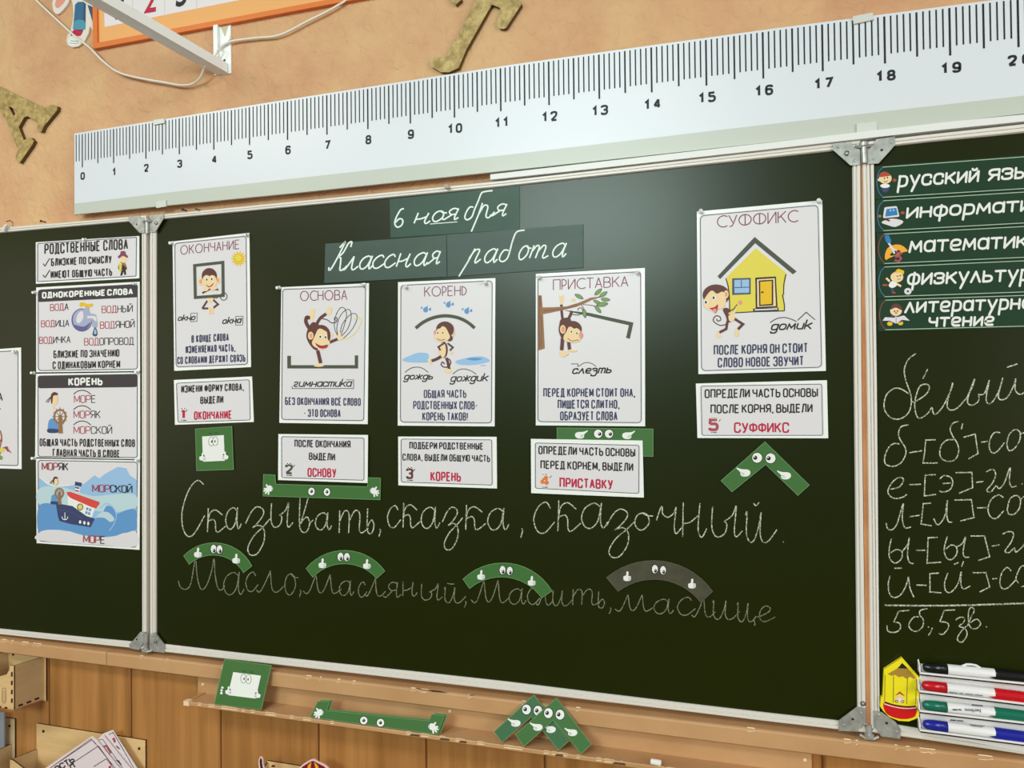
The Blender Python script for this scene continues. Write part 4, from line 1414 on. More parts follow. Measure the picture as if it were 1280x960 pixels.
o, pl, of = dark_card('dark green card with the handwritten date 6 ноября in white', c("328,90 940,30 940,232 332,272"), DARKG, 0)
ink = Ink(pl, of)
WHITE_SCRIPT = mat('white_script', (226, 236, 228), .5, .3)
cursive(ink, [('6', 493.2, 505.5, 284, 11.6)], 1.9, WHITE_SCRIPT, .0)
ink.obj('lettering', o)
ink = Ink(pl, of)
cursive(ink, [('н', 516, 535, 279.2, 12.6), ('о', 538, 554, 276.6, 13), ('я', 553, 571, 274.6, 14)], 1.9, WHITE_SCRIPT, .38)
cursive(ink, [('я', 613, 631, 270, 15)], 1.9, WHITE_SCRIPT, .38)
for st in ("722,128 705,128 688,152 682,178 695,187 715,172 727,140 745,98 760,62 780,54 812,50", "765,108 745,165 712,243", "745,165 768,125 782,118 790,128 781,168 790,178 805,168 822,150"):
    ink.curve(c(st), 1.9, WHITE_SCRIPT, up=False)
ink.up()
ink.line(c("518,207 646,197"), 1.0, WHITE_SCRIPT)
ink.obj('lettering', o)
o, pl, of = dark_card('dark slate card with the handwritten word Классная in white', c("25,300 594,260 597,455 20,485"), SLATE, .001)
ink = Ink(pl, of)
cursive(ink, [('К', 412, 430, 337.6, 18), ('л', 429, 445, 337, 15.5), ('а', 447, 463, 336, 16), ('с', 463, 478, 335, 16), ('с', 478, 492, 334, 16), ('н', 494, 511, 333.4, 16), ('а', 515, 532, 331.8, 16), ('я', 533, 548, 330, 16)], 1.9, WHITE_SCRIPT, .32)
ink.obj('lettering', o)
o, pl, of = dark_card('dark slate card with the handwritten word работа in white', c("596,258 1238,208 1238,412 600,455"), SLATE, .001)
ink = Ink(pl, of)
cursive(ink, [('р', 581, 598, 328.6, 17), ('а', 603, 619, 328, 17), ('о', 646, 659, 324, 17), ('т', 660, 683, 322.6, 16), ('а', 688, 705, 321, 17)], 1.9, WHITE_SCRIPT, .34)
ink.curve(c("888,332 868,330 850,352 845,375 860,384 880,370 892,340 905,290 920,252 935,240 963,236"), 1.9, WHITE_SCRIPT)
ink.obj('lettering', o)

# ---- left panel sheets
c = lambda s: crop(38, 295, 9.014, s)
o, pl, of = sheet('poster', 'wide laminated sheet headed РОДСТВЕННЫЕ СЛОВА with two ticked lines, topmost on the left panel', 'poster',
                  [(44.7, 302.8), (174, 295), (174, 347.8), (44.9, 354.8)], [(47.2, 304.4), (170.6, 296.6), (170, 345.2), (47, 352)], rad=1)
T(o, pl, of, 'heading_lettering', ('РОДСТВЕННЫЕ СЛОВА', 55.4, 318.2, 160, 311.7, 13.4, BLK, 1.9))
T(o, pl, of, 'caption_lettering', ('БЛИЗКИЕ ПО СМЫСЛУ', 63.6, 332.9, 139.6, 328.9, 9.8, BLK, 1.6), ('ИМЕЮТ ОБЩУЮ ЧАСТЬ', 63.2, 348.1, 140.2, 344.8, 9.6, BLK, 1.6))
ink = Ink(pl, of)
for st in ("143,312 165,340 190,295 218,252", "140,438 165,468 190,428 220,382"):
    ink.line(c(st), 1.2, BLK)
ink.obj('tick_print', o)
ink = Ink(pl, of)
ink.fill(c("1015,430 1035,360 1070,360 1080,430 1060,445 1050,400 1035,445 1012,448"), BLK)
ink.fill(catmull(c("1010,300 1050,285 1080,330 1085,380 1010,385 985,360"), 4, True), BARK)
ink.fill(c("1000,300 1030,300 1020,410 1000,405"), YEL)
ink.fill(c("1040,320 1085,365 1060,390 1030,380"), BLK)
ink.ell(*c("1050,262")[0], 3.8, 4.6, SKIN)
ink.fill(catmull(c("985,232 1010,205 1020,172 1065,172 1078,205 1098,228 1090,245 1040,225 1000,252"), 4, True), MAROON)
ink.obj('picture_print', o)

c = lambda s: crop(38, 375, 9.014, s)
o, pl, of = sheet('poster', 'laminated sheet headed ОДНОКОРЕННЫЕ СЛОВА with a water tap and six words', 'poster',
                  [(45.2, 359.3), (174.5, 352.1), (175, 463.8), (45.2, 465.4)], [(47.8, 362.6), (171.7, 355.4), (171.8, 461.4), (48, 463.2)])
HEADC = mat('header_ink', (64, 56, 60), .45, .3)
ink = Ink(pl, of)
ink.fill(fillet([(48, 362.8), (171.7, 355.6), (171.7, 371.6), (48, 377.6)], 2, True), HEADC)
ink.obj('header_print', o)
T(o, pl, of+.0002, 'heading_lettering', ('ОДНОКОРЕННЫЕ СЛОВА', 52.4, 373.3, 166.2, 368.3, 8.2, WHT, 1.9))
VOD = lambda n: [(3, ROSE), (n, BLK)]
T(o, pl, of, 'word_lettering', ('ВОДА', 62.4, 389, 85.8, 387.8, 9, VOD(9), 1.0), ('ВОДИЦА', 51.2, 409.3, 86.6, 408, 8.8, VOD(9), 1.0), ('ВОДИЧКА', 48.8, 430, 88.2, 428.8, 9, VOD(9), 1.0),
  ('ВОДНЫЙ', 127, 391.6, 166, 390.2, 9.3, VOD(9), 1.0), ('ВОДЯНОЙ', 124.8, 411.2, 168.4, 409.7, 9.3, VOD(9), 1.0), ('ВОДОПРОВОД', 105, 432, 167.4, 431, 9.5, VOD(9), 1.0))
T(o, pl, of, 'caption_lettering', ('БЛИЗКИЕ ПО ЗНАЧЕНИЮ', 66.8, 447.9, 149.2, 446, 9.6, BLK, 1.5), ('С ОДИНАКОВЫМ КОРНЕМ', 65.6, 461.4, 150.2, 459.9, 9.6, BLK, 1.5))
ink = Ink(pl, of)
STEELI = mat('tap_ink', (164, 168, 196), .4, .4)
STEELD = mat('tap_shade_ink', (92, 92, 146), .4, .4)
ink.ell(102.4, 400, 13.2, 14.6, STEELD)
ink.ell(102.8, 399.6, 11.8, 13.2, STEELI)
ink.fill(catmull(c("490,280 600,300 680,250 640,320 580,345 520,330"), 4, True), STEELD)
ink.ell(100, 396.5, 4, 8, PAPER, 20)
ink.fill(catmull(c("600,110 665,110 670,150 740,170 755,300 700,305 695,230 620,240 600,200"), 4, True), STEELI)
ink.fill(c("640,180 720,180 745,200 745,250 700,205 640,205"), PAPER)
ink.line(c("640,70 640,120"), 5, STEELI)
ink.fill(catmull(c("555,35 600,28 650,45 700,40 695,75 640,80 600,68 560,75"), 4, True), GOLDI)
ink.fill(catmull(c("730,305 755,360 750,400 725,410 700,395 705,355"), 4, True), GREY)
ink.fill(catmull(c("730,325 745,365 735,385 715,375"), 4, True), BLUE)
ink.obj('picture_print', o)

c = lambda s: crop(38, 465, 8.727, s)
o, pl, of = sheet('poster', 'laminated sheet headed КОРЕНЬ with a sailor at a ship wheel', 'poster',
                  [(44.9, 467.2), (175, 465.4), (175, 574), (43.9, 571.6)], [(47.6, 470), (171.6, 467.8), (171.4, 572), (47.8, 570.6)], rad=3)
ink = Ink(pl, of)
ink.fill(fillet([(47.7, 470.4), (171.5, 468.2), (171.5, 483.9), (47.7, 485.4)], 3, True), HEADC)
ink.obj('header_print', o)
T(o, pl, of+.0002, 'heading_lettering', ('КОРЕНЬ', 85.4, 482.5, 128.2, 481.7, 10.2, WHT, 2.1))
MOR = [(3, ROSE), (9, BLK)]
T(o, pl, of, 'word_lettering', ('МОРЕ', 92.4, 503.8, 119.6, 503.6, 9.8, MOR, 1.0), ('МОРЯК', 91.8, 523, 125.8, 523, 9.8, MOR, 1.0), ('МОРСКОЙ', 91.8, 542.4, 140.2, 542.6, 9.8, MOR, 1.0))
T(o, pl, of, 'caption_lettering', ('ОБЩАЯ ЧАСТЬ РОДСТВЕННЫХ СЛОВ', 49.4, 557.8, 168.8, 558.9, 9.8, BLK, 1.5), ('ГЛАВНАЯ ЧАСТЬ В СЛОВЕ', 65.8, 570.4, 149.8, 571.8, 9.4, BLK, 1.5))
ink = Ink(pl, of)
for y in (0, 168, 335):
    ink.curve(c(f"470,{242+y} 515,{210+y} 568,{200+y} 620,{214+y} 660,{245+y}"), 1.1, BLK)


def sailor(ink, f, k):
    """f maps crop points; bandana, head, shirt and wheel"""
    ink.fill(catmull(f("205,525 260,505 300,560 300,640 200,645 190,600"), 4, True), BLUE2)
    ink.fill(catmull(f("190,620 300,625 300,662 195,662"), 3, True), DBLUE)
    ink.fill(f("305,470 345,470 355,670 305,670"), BARK)
    for a in range(12):
        t = 2*math.pi*a/12
        ink.line(f(f"{322+60*math.cos(t)},{485+70*math.sin(t)} {322+82*math.cos(t)},{485+98*math.sin(t)}"), 1.0*k, BARK, up=False)
    ink.up()
    ink.curve(f(" ".join(f"{322+62*math.cos(t)},{485+72*math.sin(t)}" for t in [2*math.pi*q/14 for q in range(14)])), 2.4*k, BARK, True)
    for a in range(4):
        t = math.pi*a/4
        ink.line(f(f"{322+55*math.cos(t)},{485+65*math.sin(t)} {322-55*math.cos(t)},{485-65*math.sin(t)}"), .8*k, BARK, up=False)
    ink.up()
    ink.fill(catmull(f("235,265 285,255 300,300 290,345 255,365 235,330"), 4, True), SKIN)
    ink.fill(catmull(f("228,345 222,260 250,220 290,228 296,250 250,262 240,330"), 4, True), BROWN)
    for st in ("225,270 190,300 170,332", "222,275 205,305 190,335"):
        ink.curve(f(st), .8*k, BROWN)


sailor(ink, c, 1)
ink.line(c("240,370 260,400"), 2, SKIN)
ink.obj('picture_print', o)

c = lambda s: crop(38, 570, 8, s)
o, pl, of = sheet('poster', 'laminated sheet with a small ship on blue waves, lowest on the left panel', 'poster',
                  [(44.9, 573.2), (174.9, 575.4), (174.3, 687.3), (45.8, 678.9)], [(47.8, 575.4), (171.8, 577.8), (170.3, 684.2), (48.3, 676.2)])
ink = Ink(pl, of)
ink.fill([(48.6, 597), (60, 606), (80, 608), (105, 605), (118, 594), (124, 598), (132, 592), (147, 583.6), (158, 585.4), (162, 594), (171, 600), (170.6, 664), (48.6, 664)], BLUE)
SKYM = mat('pale_wash_ink', (186, 208, 216), .5, .3)
ink.fill(catmull(c("85,330 250,300 420,340 620,400 860,380 1050,390 1050,520 800,560 400,520 85,480"), 4, True), SKYM)
ink.fill(catmull(c("85,500 250,480 400,520 560,640 700,600 760,500 830,520 860,580 960,540 1055,545 1050,745 930,770 840,800 700,810 520,790 380,750 250,735 85,770"), 4, True), BLUE2)
ink.fill(catmull(c("660,610 720,560 790,570 840,630 800,660 740,620"), 4, True), SKYM)
ink.curve(c("700,520 760,475 830,520 860,600 830,690 790,745"), 1.3, BLUE)
ink.curve(c("100,215 180,280 280,300 400,290"), 1.2, WHT)
ink.fill(catmull(c("85,770 160,740 280,742 420,765 560,800 700,825 840,805 960,768 1055,755 1050,905 700,890 90,845"), 4, True), PAPER)
ink.fill(c("375,385 650,510 610,625 540,600 430,520 375,490"), WHT)
ink.fill(c("448,255 515,268 508,305 443,292"), DBLUE)
ink.fill(c("452,305 500,315 490,370 442,358"), WHT)
ink.fill(c("450,308 492,316 490,330 448,322"), DBLUE)
ink.fill(c("447,338 488,346 486,360 445,352"), RED)
ink.fill(c("360,360 400,358 690,460 692,478 655,525 620,515 400,420 372,392"), mat('roof_ink', (214, 74, 66), .5, .3))
ink.fill(c("255,480 300,480 420,500 560,600 645,625 600,712 400,680 290,650 275,600"), DBLUE)
ink.curve(c("285,540 400,560 520,620"), .9, GREY)
ink.ell(*c("497,510")[0], 3.9, 4.4, GREY)
ink.ell(*c("498,510")[0], 2.8, 3.3, YEL)
for st in ("562,512 582,518 576,545 556,538", "592,522 610,528 602,555 584,548", "552,550 572,556 568,582 548,575", "580,558 600,566 594,592 574,584"):
    ink.fill(c(st), BLUE2)
for q in ("497,660", "540,668", "580,675"):
    ink.ell(*c(q)[0], 1.5, 2.2, WHT)
ink.line(c("345,565 345,635"), .9, WHT)
ink.curve(c("315,605 325,630 345,637 365,630 375,605"), .9, WHT)
sailor(ink, lambda s: [(38+(a*.62+88)/8, 570+(e*.62+70)/8) for a, e in [tuple(map(float, t.split(','))) for t in s.split()]], .75)
ink.obj('picture_print', o)
T(o, pl, of+.0012, 'word_lettering', ('МОРЯК', 52, 587.6, 85, 588.2, 9.7, MOR, 1.0), ('МОРСКОЙ', 115, 615, 165.2, 616.2, 9.6, MOR, 1.0), ('МОРЕ', 103.8, 678.2, 130.8, 680, 9.8, MOR, 1.0))

o, pl, of = sheet('poster', 'pale laminated sheet cut off by the left edge of the photo, on the left panel', 'poster',
                  [(-72, 441), (26.2, 434.4), (26.9, 586.4), (-71, 583)], [(-68, 444), (22.4, 438.2), (22.6, 582), (-67, 579)], rad=3)
T(o, pl, of, 'word_lettering', ('А', -3.4, 501.6, 3.6, 501.4, 11, BLK, 1.5), ('Т', -5, 521.6, 1.6, 521.4, 11, BLK, 1.5))
ink = Ink(pl, of)
ink.curve([(-6, 576), (-1, 562), (2, 548), (0, 538)], 2.0, BARK)
ink.curve([(-2, 572), (4, 560), (9, 562), (14, 566)], 1.4, BARK)
for x, y, r, mm in ((3, 563, 3.4, YEL), (8, 560, 2.6, ROSE), (0, 572, 3.6, LEAF), (-5, 556, 4, LEAF), (10, 563, 2, ROSE), (1, 551, 2, ROSE)):
    ink.ell(x, y, r, r*.8, mm, 20)
ink.obj('picture_print', o)

# ---- subject strips on the right panel
SLOPE = [(1094, 207.4, 193.8), (1094, 249.4, 237.9), (1094.8, 291, 280.9), (1096, 332, 323.8), (1096.4, 373.4, 367.1), (1097.4, 414.6, 409.8)]


def ystrip(k, x, dy=0):
    x0, a, e = SLOPE[k]
    return a+(e-a)*(x-x0)/(1280-x0)+dy


XE = 1352
sub = [('русский язык', 'red-haired boy'), ('информатика', 'computer'), ('математика', 'ruler tools'), ('физкультура', 'boy playing football'), ('литературное чтение', 'reading child')]
STROBJ = []
for k, (w, pic) in enumerate(sub):
    pl = PY(S+.0003)
    b = MB()
    x0 = SLOPE[k+1][0]
    b.slab(pl, [(x0, ystrip(k, x0, .3)), (XE, ystrip(k, XE, .3)), (XE, ystrip(k+1, XE, -.3)), (x0, ystrip(k+1, x0, -.3))], 0, .0011, STRIP)
    o = b.obj('subject_strip')
    tag(o, f'dark green magnetic strip lettered {w} with a printed {pic}', 'sign', 'lesson subject strips on the right panel')
    STROBJ.append(o)
    ink = Ink(pl, .0012)
    fine = mat('pale_line', (168, 190, 166), .5, .3)
    for kk, dy in ((k, 2.2), (k+1, -2.2)):
        ink.line([(x0+9, ystrip(kk, x0+9, dy)), (XE-4, ystrip(kk, XE-4, dy))], .9, fine, up=False)
    ink.up()
    arcm = mat('strip_blue_line', (62, 110, 150), .5, .3) if k in (0, 1, 3) else mat('strip_red_line', (134, 70, 62), .5, .3)
    ya, yb = ystrip(k, x0+9, 2.2), ystrip(k+1, x0+9, -2.2)
    ink.curve([(x0+10, ya), (x0+4.5, ya+6), (x0+2, (ya+yb)/2), (x0+4.5, yb-7), (x0+10, yb)], 1.0, arcm)
    ink.obj('border', o)
W2 = mat('chalk_white_ink', (226, 226, 222), .5, .3)
PT = PY(S+.0003)
g = lambda s: crop(1090, 190, 6.737, s)
h = lambda s: crop(1090, 300, 6.737, s)
OF = .0014
for o, lines in ((STROBJ[0], [('русский', 1121.4, 234.6, 1223.6, 227.6, 15.2), ('язык', 1234.6, 226.6, 1302, 222, 15.6)]), (STROBJ[1], [('информатика', 1132.2, 273.6, 1324, 261.8, 14.4)]),
                 (STROBJ[2], [('математика', 1135.4, 316.4, 1300, 309, 15.4)]), (STROBJ[3], [('физкультура', 1133.2, 357, 1303, 350.6, 15.4)]), (STROBJ[4], [('литературное', 1130.2, 391.8, 1304, 386, 14.4), ('чтение', 1159.8, 409.2, 1242.4, 407.4, 12.8)])):
    for s, x0, y0, x1, y1, hh in lines:
        ink = Ink(PT, OF)
        text(ink, s, x0, y0, x1, y1, hh, W2, 2.9, r=2.6, gap=.5, sp=.5, slant=.10, caps=True)
        ink.obj('lettering', o)
RUSSET = mat('russet_ink', (170, 70, 50), .5, .3)
ink = Ink(PT, OF)
ink.ell(*g("112,300")[0], 5, 6, DBLUE)
ink.ell(*g("110,285")[0], 6, 2.6, WHT)
ink.ell(*g("112,222")[0], 8, 6.8, SKIN)
ink.fill(catmull(g("60,210 70,180 110,165 160,195 120,205"), 4, True), RUSSET)
ink.ell(*g("190,238")[0], 2.4, 2.0, RUSSET)
ink.ell(*g("60,235")[0], 1.8, 1.6, SKIN)
for q in ("105,220", "130,215"):
    ink.ell(*g(q)[0], .8, 1.1, BLK)
ink.curve(g("98,245 115,252 132,242"), .7, BLK)
ink.obj('picture_print', STROBJ[0])
ink = Ink(PT, OF)
ink.fill(catmull(g("80,590 170,560 265,585 200,630 130,615"), 3, True), PAPER)
ink.line(g("110,565 150,580"), 2.4, BROWN)
ink.fill(fillet(g("105,465 210,455 232,545 92,558"), 2, True), PAPER)
ink.fill(fillet(g("122,480 205,470 218,530 110,545"), 1, True), mat('screen_ink', (46, 120, 180), .5, .3))
ink.ell(*g("65,540")[0], 2.2, 1.8, BARK)
ink.ell(*g("258,512")[0], 2.6, 1.8, RUSSET)
for q in ("155,492", "182,490"):
    ink.ell(*g(q)[0], 1.2, 1.4, BLUE)
ink.obj('picture_print', STROBJ[1])
ink = Ink(PT, OF)
ink.fill(catmull(h("108,135 130,70 190,40 250,45 300,90 260,105 150,150 118,168"), 4, True), mat('amber_ink', (236, 166, 46), .5, .3))
ink.fill(catmull(h("150,125 200,85 240,95 190,130"), 4, True), STRIP)
ink.line(h("125,5 165,60 190,115"), 2.4, PAPER)
ink.line(h("150,60 210,90"), 1.6, PAPER)
ink.fill(h("105,-35 140,-45 165,15 135,30 115,10"), mat('cap_blue_ink', (40, 120, 176), .5, .3))
ink.line(h("205,105 250,110 195,145 230,135 245,155 225,180 190,170"), 2.4, ROSE)
ink.obj('picture_print', STROBJ[2])
ink = Ink(PT, OF)
ink.line(h("130,380 90,380"), 2.4, RUSSET)
ink.line(h("165,400 175,435"), 3.2, DBLUE)
ink.line(h("170,440 198,445"), 2, RUSSET)
ink.fill(catmull(h("140,380 170,345 215,365 195,395 160,402"), 4, True), WHT)
ink.line(h("150,350 120,320"), 2.6, SKIN)
ink.line(h("210,370 245,390"), 2.6, SKIN)
ink.ell(*h("210,312")[0], 8, 6.6, SKIN)
ink.fill(catmull(h("195,275 215,245 245,250 270,262 262,290 235,275"), 4, True), GOLDI)
for q in ("215,305", "238,300"):
    ink.ell(*h(q)[0], .8, 1.1, BLK)
ink.curve(h("212,328 228,332 240,322"), .7, RUSSET)
ink.ell(*h("302,432")[0], 4.6, 4.2, PAPER)
ink.ell(*h("302,432")[0], 1.4, 1.3, BLK)
ink.obj('picture_print', STROBJ[3])
ink = Ink(PT, OF)
ink.ell(*h("150,705")[0], 3.4, 2.6, GOLDI)
ink.ell(*h("240,700")[0], 3.4, 2.6, GOLDI)
ink.fill(catmull(h("150,650 190,620 240,640 250,690 150,690"), 4, True), DBLUE)
ink.fill(h("88,680 110,650 190,655 200,640 215,650 270,635 318,680 250,672 205,705 150,680"), PAPER)
ink.line(h("203,645 203,700"), .6, GREY)
ink.ell(*h("202,598")[0], 7.4, 6.0, SKIN)
ink.fill(catmull(h("158,585 170,550 205,535 245,560 248,590 200,570"), 4, True), BROWN)
for q in ("190,600", "215,598"):
    ink.ell(*h(q)[0], .8, 1.1, BLK)
ink.ell(*h("203,614")[0], 1.4, .8, RUSSET)
ink.obj('picture_print', STROBJ[4])

# ================================================================== clear push pins holding the sheets
def pin(px, py, label, base=TH, tilt=(0, 0)):
    pl = PY(S)
    b = MB()
    a = pl.at(px, py, base+.0007)
    n = (pl.n+Vector((tilt[0], 0, tilt[1]))).normalized()
    prof = [(0, .0042), (.0016, .0042), (.0022, .0020), (.0072, .0022), (.0080, .0036), (.0092, .0036), (.0096, .0026)]
    b.tube([a+n*h for h, r in prof], [r for h, r in prof], CLEAR, 12)
    return tag(b.obj('push_pin', smooth=False), label, 'push pin', 'clear push pins holding the sheets')


for px, py, lb in ((215.5, 304, 'ОКОНЧАНИЕ poster, sun-less upper corner'), (309.6, 293.6, 'ОКОНЧАНИЕ poster, upper corner by the sun'), (349.6, 359.6, 'ОСНОВА poster, corner nearer the ОКОНЧАНИЕ poster'),
                   (455.5, 356, 'ОСНОВА poster, corner under the Классная card'), (507.8, 358.8, 'КОРЕНЬ arc poster, corner nearer the ОСНОВА poster'), (607.3, 353.6, 'КОРЕНЬ arc poster, corner nearer the ПРИСТАВКА poster'),
                   (674.4, 346.2, 'ПРИСТАВКА poster, corner above the tree trunk'), (797, 340.2, 'ПРИСТАВКА poster, upper corner away from the tree trunk'), (876, 264.6, 'СУФФИКС poster, lower of its two top corners'),
                   (1023.6, 251.4, 'СУФФИКС poster, higher of its two top corners'), (44.4, 365.4, 'ОДНОКОРЕННЫЕ СЛОВА sheet at the start of its dark header'), (169.6, 354.6, 'ОДНОКОРЕННЫЕ СЛОВА sheet at the end of its dark header'),
                   (43, 466.4, 'seam above the КОРЕНЬ sailor sheet, outer edge'), (173, 465, 'seam above the КОРЕНЬ sailor sheet, beside the hinge rail'), (43.6, 573, 'seam above the ship sheet, outer edge'),
                   (173.4, 575.4, 'seam above the ship sheet, beside the hinge rail'), (19.6, 440, 'upper corner of the sheet cut by the photo edge'), (107.4, 299.8, 'top edge of the РОДСТВЕННЫЕ СЛОВА sheet')):
    pin(px, py, 'clear push pin: '+lb, tilt=(random.uniform(-.15, .15), random.uniform(-.2, .1)))


# ================================================================== green cut-out magnets with eyes and hands
OUTL = mat('cartoon_outline', (26, 28, 30), .5, .3)


def eyes(ink, pts, rx, ry, px=0.0, py=0.0, pr=.42):
    for x, y in pts:
        ink.ell(x, y, rx+.8, ry+.8, OUTL)
        ink.ell(x, y, rx, ry, WHT)
    for x, y in pts:
        ink.ell(x+px*rx, y+py*ry, rx*pr, ry*pr, OUTL)
        ink.ell(x+px*rx-rx*.14, y+py*ry-ry*.16, rx*.13, ry*.13, WHT)


def thumb(ink, x, y, k=1.0, fl=1, rot=0):
    c_, s_ = math.cos(rot), math.sin(rot)

    def tr(a, e):
        a *= fl
        return (x+k*(a*c_-e*s_), y+k*(a*s_+e*c_))
    ink.fill(catmull([tr(a, e) for a, e in ((-4.4, 4.4), (-4.8, -.4), (-1.6, -1.8), (-1.0, -6.2), (.8, -7.2), (1.8, -5.2), (1.4, -1.4), (4.2, -.8), (4.9, 1.2), (4.4, 4.6), (0, 5.6))], 4, True), WHT)
    for e in (.8, 2.6, 4.2):
        ink.line([tr(1.4, e), tr(4.4, e-.1)], .45, GREY, up=False)
    ink.up()


def point(ink, x, y, k=1.0, fl=1):
    """pointing hand, finger towards -x when fl is 1"""
    tr = lambda a, e: (x+k*a*fl, y+k*e)
    ink.fill(catmull([tr(a, e) for a, e in ((-8.6, -4.2), (-8.0, -5.6), (-5.8, -4.4), (-1, -3.4), (4.4, -3.2), (8.0, -1.2), (8.2, 2.6), (5, 5.2), (0, 5.6), (-3.6, 4), (-3.8, 1.4), (-4.6, -.6))], 4, True), WHT)
    for a in ((-3.4, .8, .8, 1.6), (-2.8, 3, 1.4, 3.4)):
        ink.line([tr(a[0], a[1]), tr(a[2], a[3])], .5, GREY, up=False)
    ink.up()


def openhand(ink, x, y, k=1.0, fl=1):
    tr = lambda a, e: (x+k*a*fl, y+k*e)
    for p, w in (((-6.2, 3.0), 2.2), ((-4.4, 6), 2.2), ((-.6, 7), 2.2), ((-5.8, -.2), 2.2), ((-3.2, -5.2), 2.2)):
        ink.line([tr(0, 0), tr(*p)], w*k, WHT, up=False, caps=True)
    ink.up()
    ink.ell(*tr(1.2, -.4), 4.4*k, 4.2*k, WHT, 20)
    ink.curve([tr(3.4, -4.6), tr(4.6, -1), tr(4.2, 2.6)], .5, GREY)


def fresh(ink):
    return Ink(ink.pl, ink.off)


def magnet(name, label, pts, m=GREEN, base=.0003, th=.0026, plane=None, edge=GREEN2, group=None):
    pl = plane or PY(S+base)
    b = MB()
    b.slab(pl, pts, 0, th, m, edge)
    o = tag(b.obj(name), label, 'magnet', group)
    ink = Ink(pl, th+.00005)
    ink.line(pts, .7, edge, True)
    ink.obj('edge_print', o)
    return o, Ink(pl, th+.0002)


c = lambda s: crop(225, 520, 12, s)


def square_face(ink, tr):
    ink.fill([tr(.18, .19), (tr(.775, .19)), tr(.775, .79), tr(.18, .79)], WHT)
    for u in (.425, .535):
        q = tr(u, .32)
        ink.ell(q[0], q[1], 3.6, 6.0, OUTL)
        ink.ell(q[0], q[1], 3.1, 5.5, WHT)
    for u in (.44, .525):
        q = tr(u, .325)
        ink.ell(q[0], q[1], .8, 1.6, OUTL)
    for u in (.41, .56):
        q = tr(u, .13)
        ink.ell(q[0], q[1], 2.0, .9, mat('brow_green', (48, 80, 44), .5, .3))
    for u, f in ((.17, 1), (.79, -1)):
        q = tr(u, .68)
        ink.ell(q[0], q[1]+.6, 3.4, 4.0, OUTL)
        thumb(ink, q[0], q[1], .78, f)


Q = [(244.2, 536.2), (289.6, 533), (291.7, 586.8), (245.8, 588.4)]
o, ink = magnet('square_magnet', 'green square magnet with a wide-eyed white face, under the ОКОНЧАНИЕ card', Q)
square_face(ink, lambda u, v: bilerp(Q, u, v))
ink.obj('face_print', o)

o, ink = magnet('bracket_magnet', 'green bracket-shaped magnet strip with eyes, partly behind the ОСНОВУ card',
                [(329.4, 593), (343.7, 593.7), (344.4, 605.2), (459.4, 608.4), (460, 597), (475.6, 597.6), (475, 624.7), (328.8, 620)])
eyes(ink, [(389.4, 614.4), (408.7, 615)], 4.0, 4.8, 0, -.05)
ink.obj('eyes_print', o)
ink = fresh(ink)
openhand(ink, 336, 611, .92, 1)
ink.obj('hand_print', o)
ink = fresh(ink)
openhand(ink, 467.4, 613.8, .92, -1)
ink.obj('hand_print', o)

o, ink = magnet('hooked_magnet', 'green hooked magnet strip with eyes and pointing hands, partly behind the ПРИСТАВКУ card',
                [(696.2, 534.8), (816.4, 536.2), (816.4, 570.6), (802.6, 570.2), (802.6, 552.4), (696.4, 549.4)])
eyes(ink, [(747.7, 542.2), (761.2, 542.3)], 5.2, 5.2, .36, .06)
ink.obj('eyes_print', o)
ink = fresh(ink)
point(ink, 726.6, 543, .92, -1)
ink.obj('hand_print', o)
ink = fresh(ink)
point(ink, 785.6, 543.6, .92, -1)
ink.obj('hand_print', o)

o, ink = magnet('chevron_magnet', 'green roof-shaped chevron magnet with eyes, under the СУФФИКС card',
                [(901.3, 600.8), (956.2, 552.3), (1011.6, 606.4), (997.4, 619.3), (957, 580.6), (915, 614.8)])
eyes(ink, [(946.4, 572.2), (963.2, 572.9)], 6.2, 6.2, -.38, .0)
ink.obj('eyes_print', o)
ink = fresh(ink)
point(ink, 929.4, 590, 1.0, 1)
ink.obj('hand_print', o)
ink = fresh(ink)
point(ink, 980.2, 593.6, 1.0, 1)
ink.obj('hand_print', o)


def arc3(a, b, c_, n=14):
    """circle arc through three pixels"""
    (x1, y1), (x2, y2), (x3, y3) = a, b, c_
    D = 2*(x1*(y2-y3)+x2*(y3-y1)+x3*(y1-y2))
    ux = ((x1*x1+y1*y1)*(y2-y3)+(x2*x2+y2*y2)*(y3-y1)+(x3*x3+y3*y3)*(y1-y2))/D
    uy = ((x1*x1+y1*y1)*(x3-x2)+(x2*x2+y2*y2)*(x1-x3)+(x3*x3+y3*y3)*(x2-x1))/D
    r = math.dist(a, (ux, uy))
    t0, t1 = math.atan2(y1-uy, x1-ux), math.atan2(y3-uy, x3-ux)
    if t1 < t0:
        t1 += 2*math.pi
    return [(ux+r*math.cos(t0+(t1-t0)*k/n), uy+r*math.sin(t0+(t1-t0)*k/n)) for k in range(n+1)]


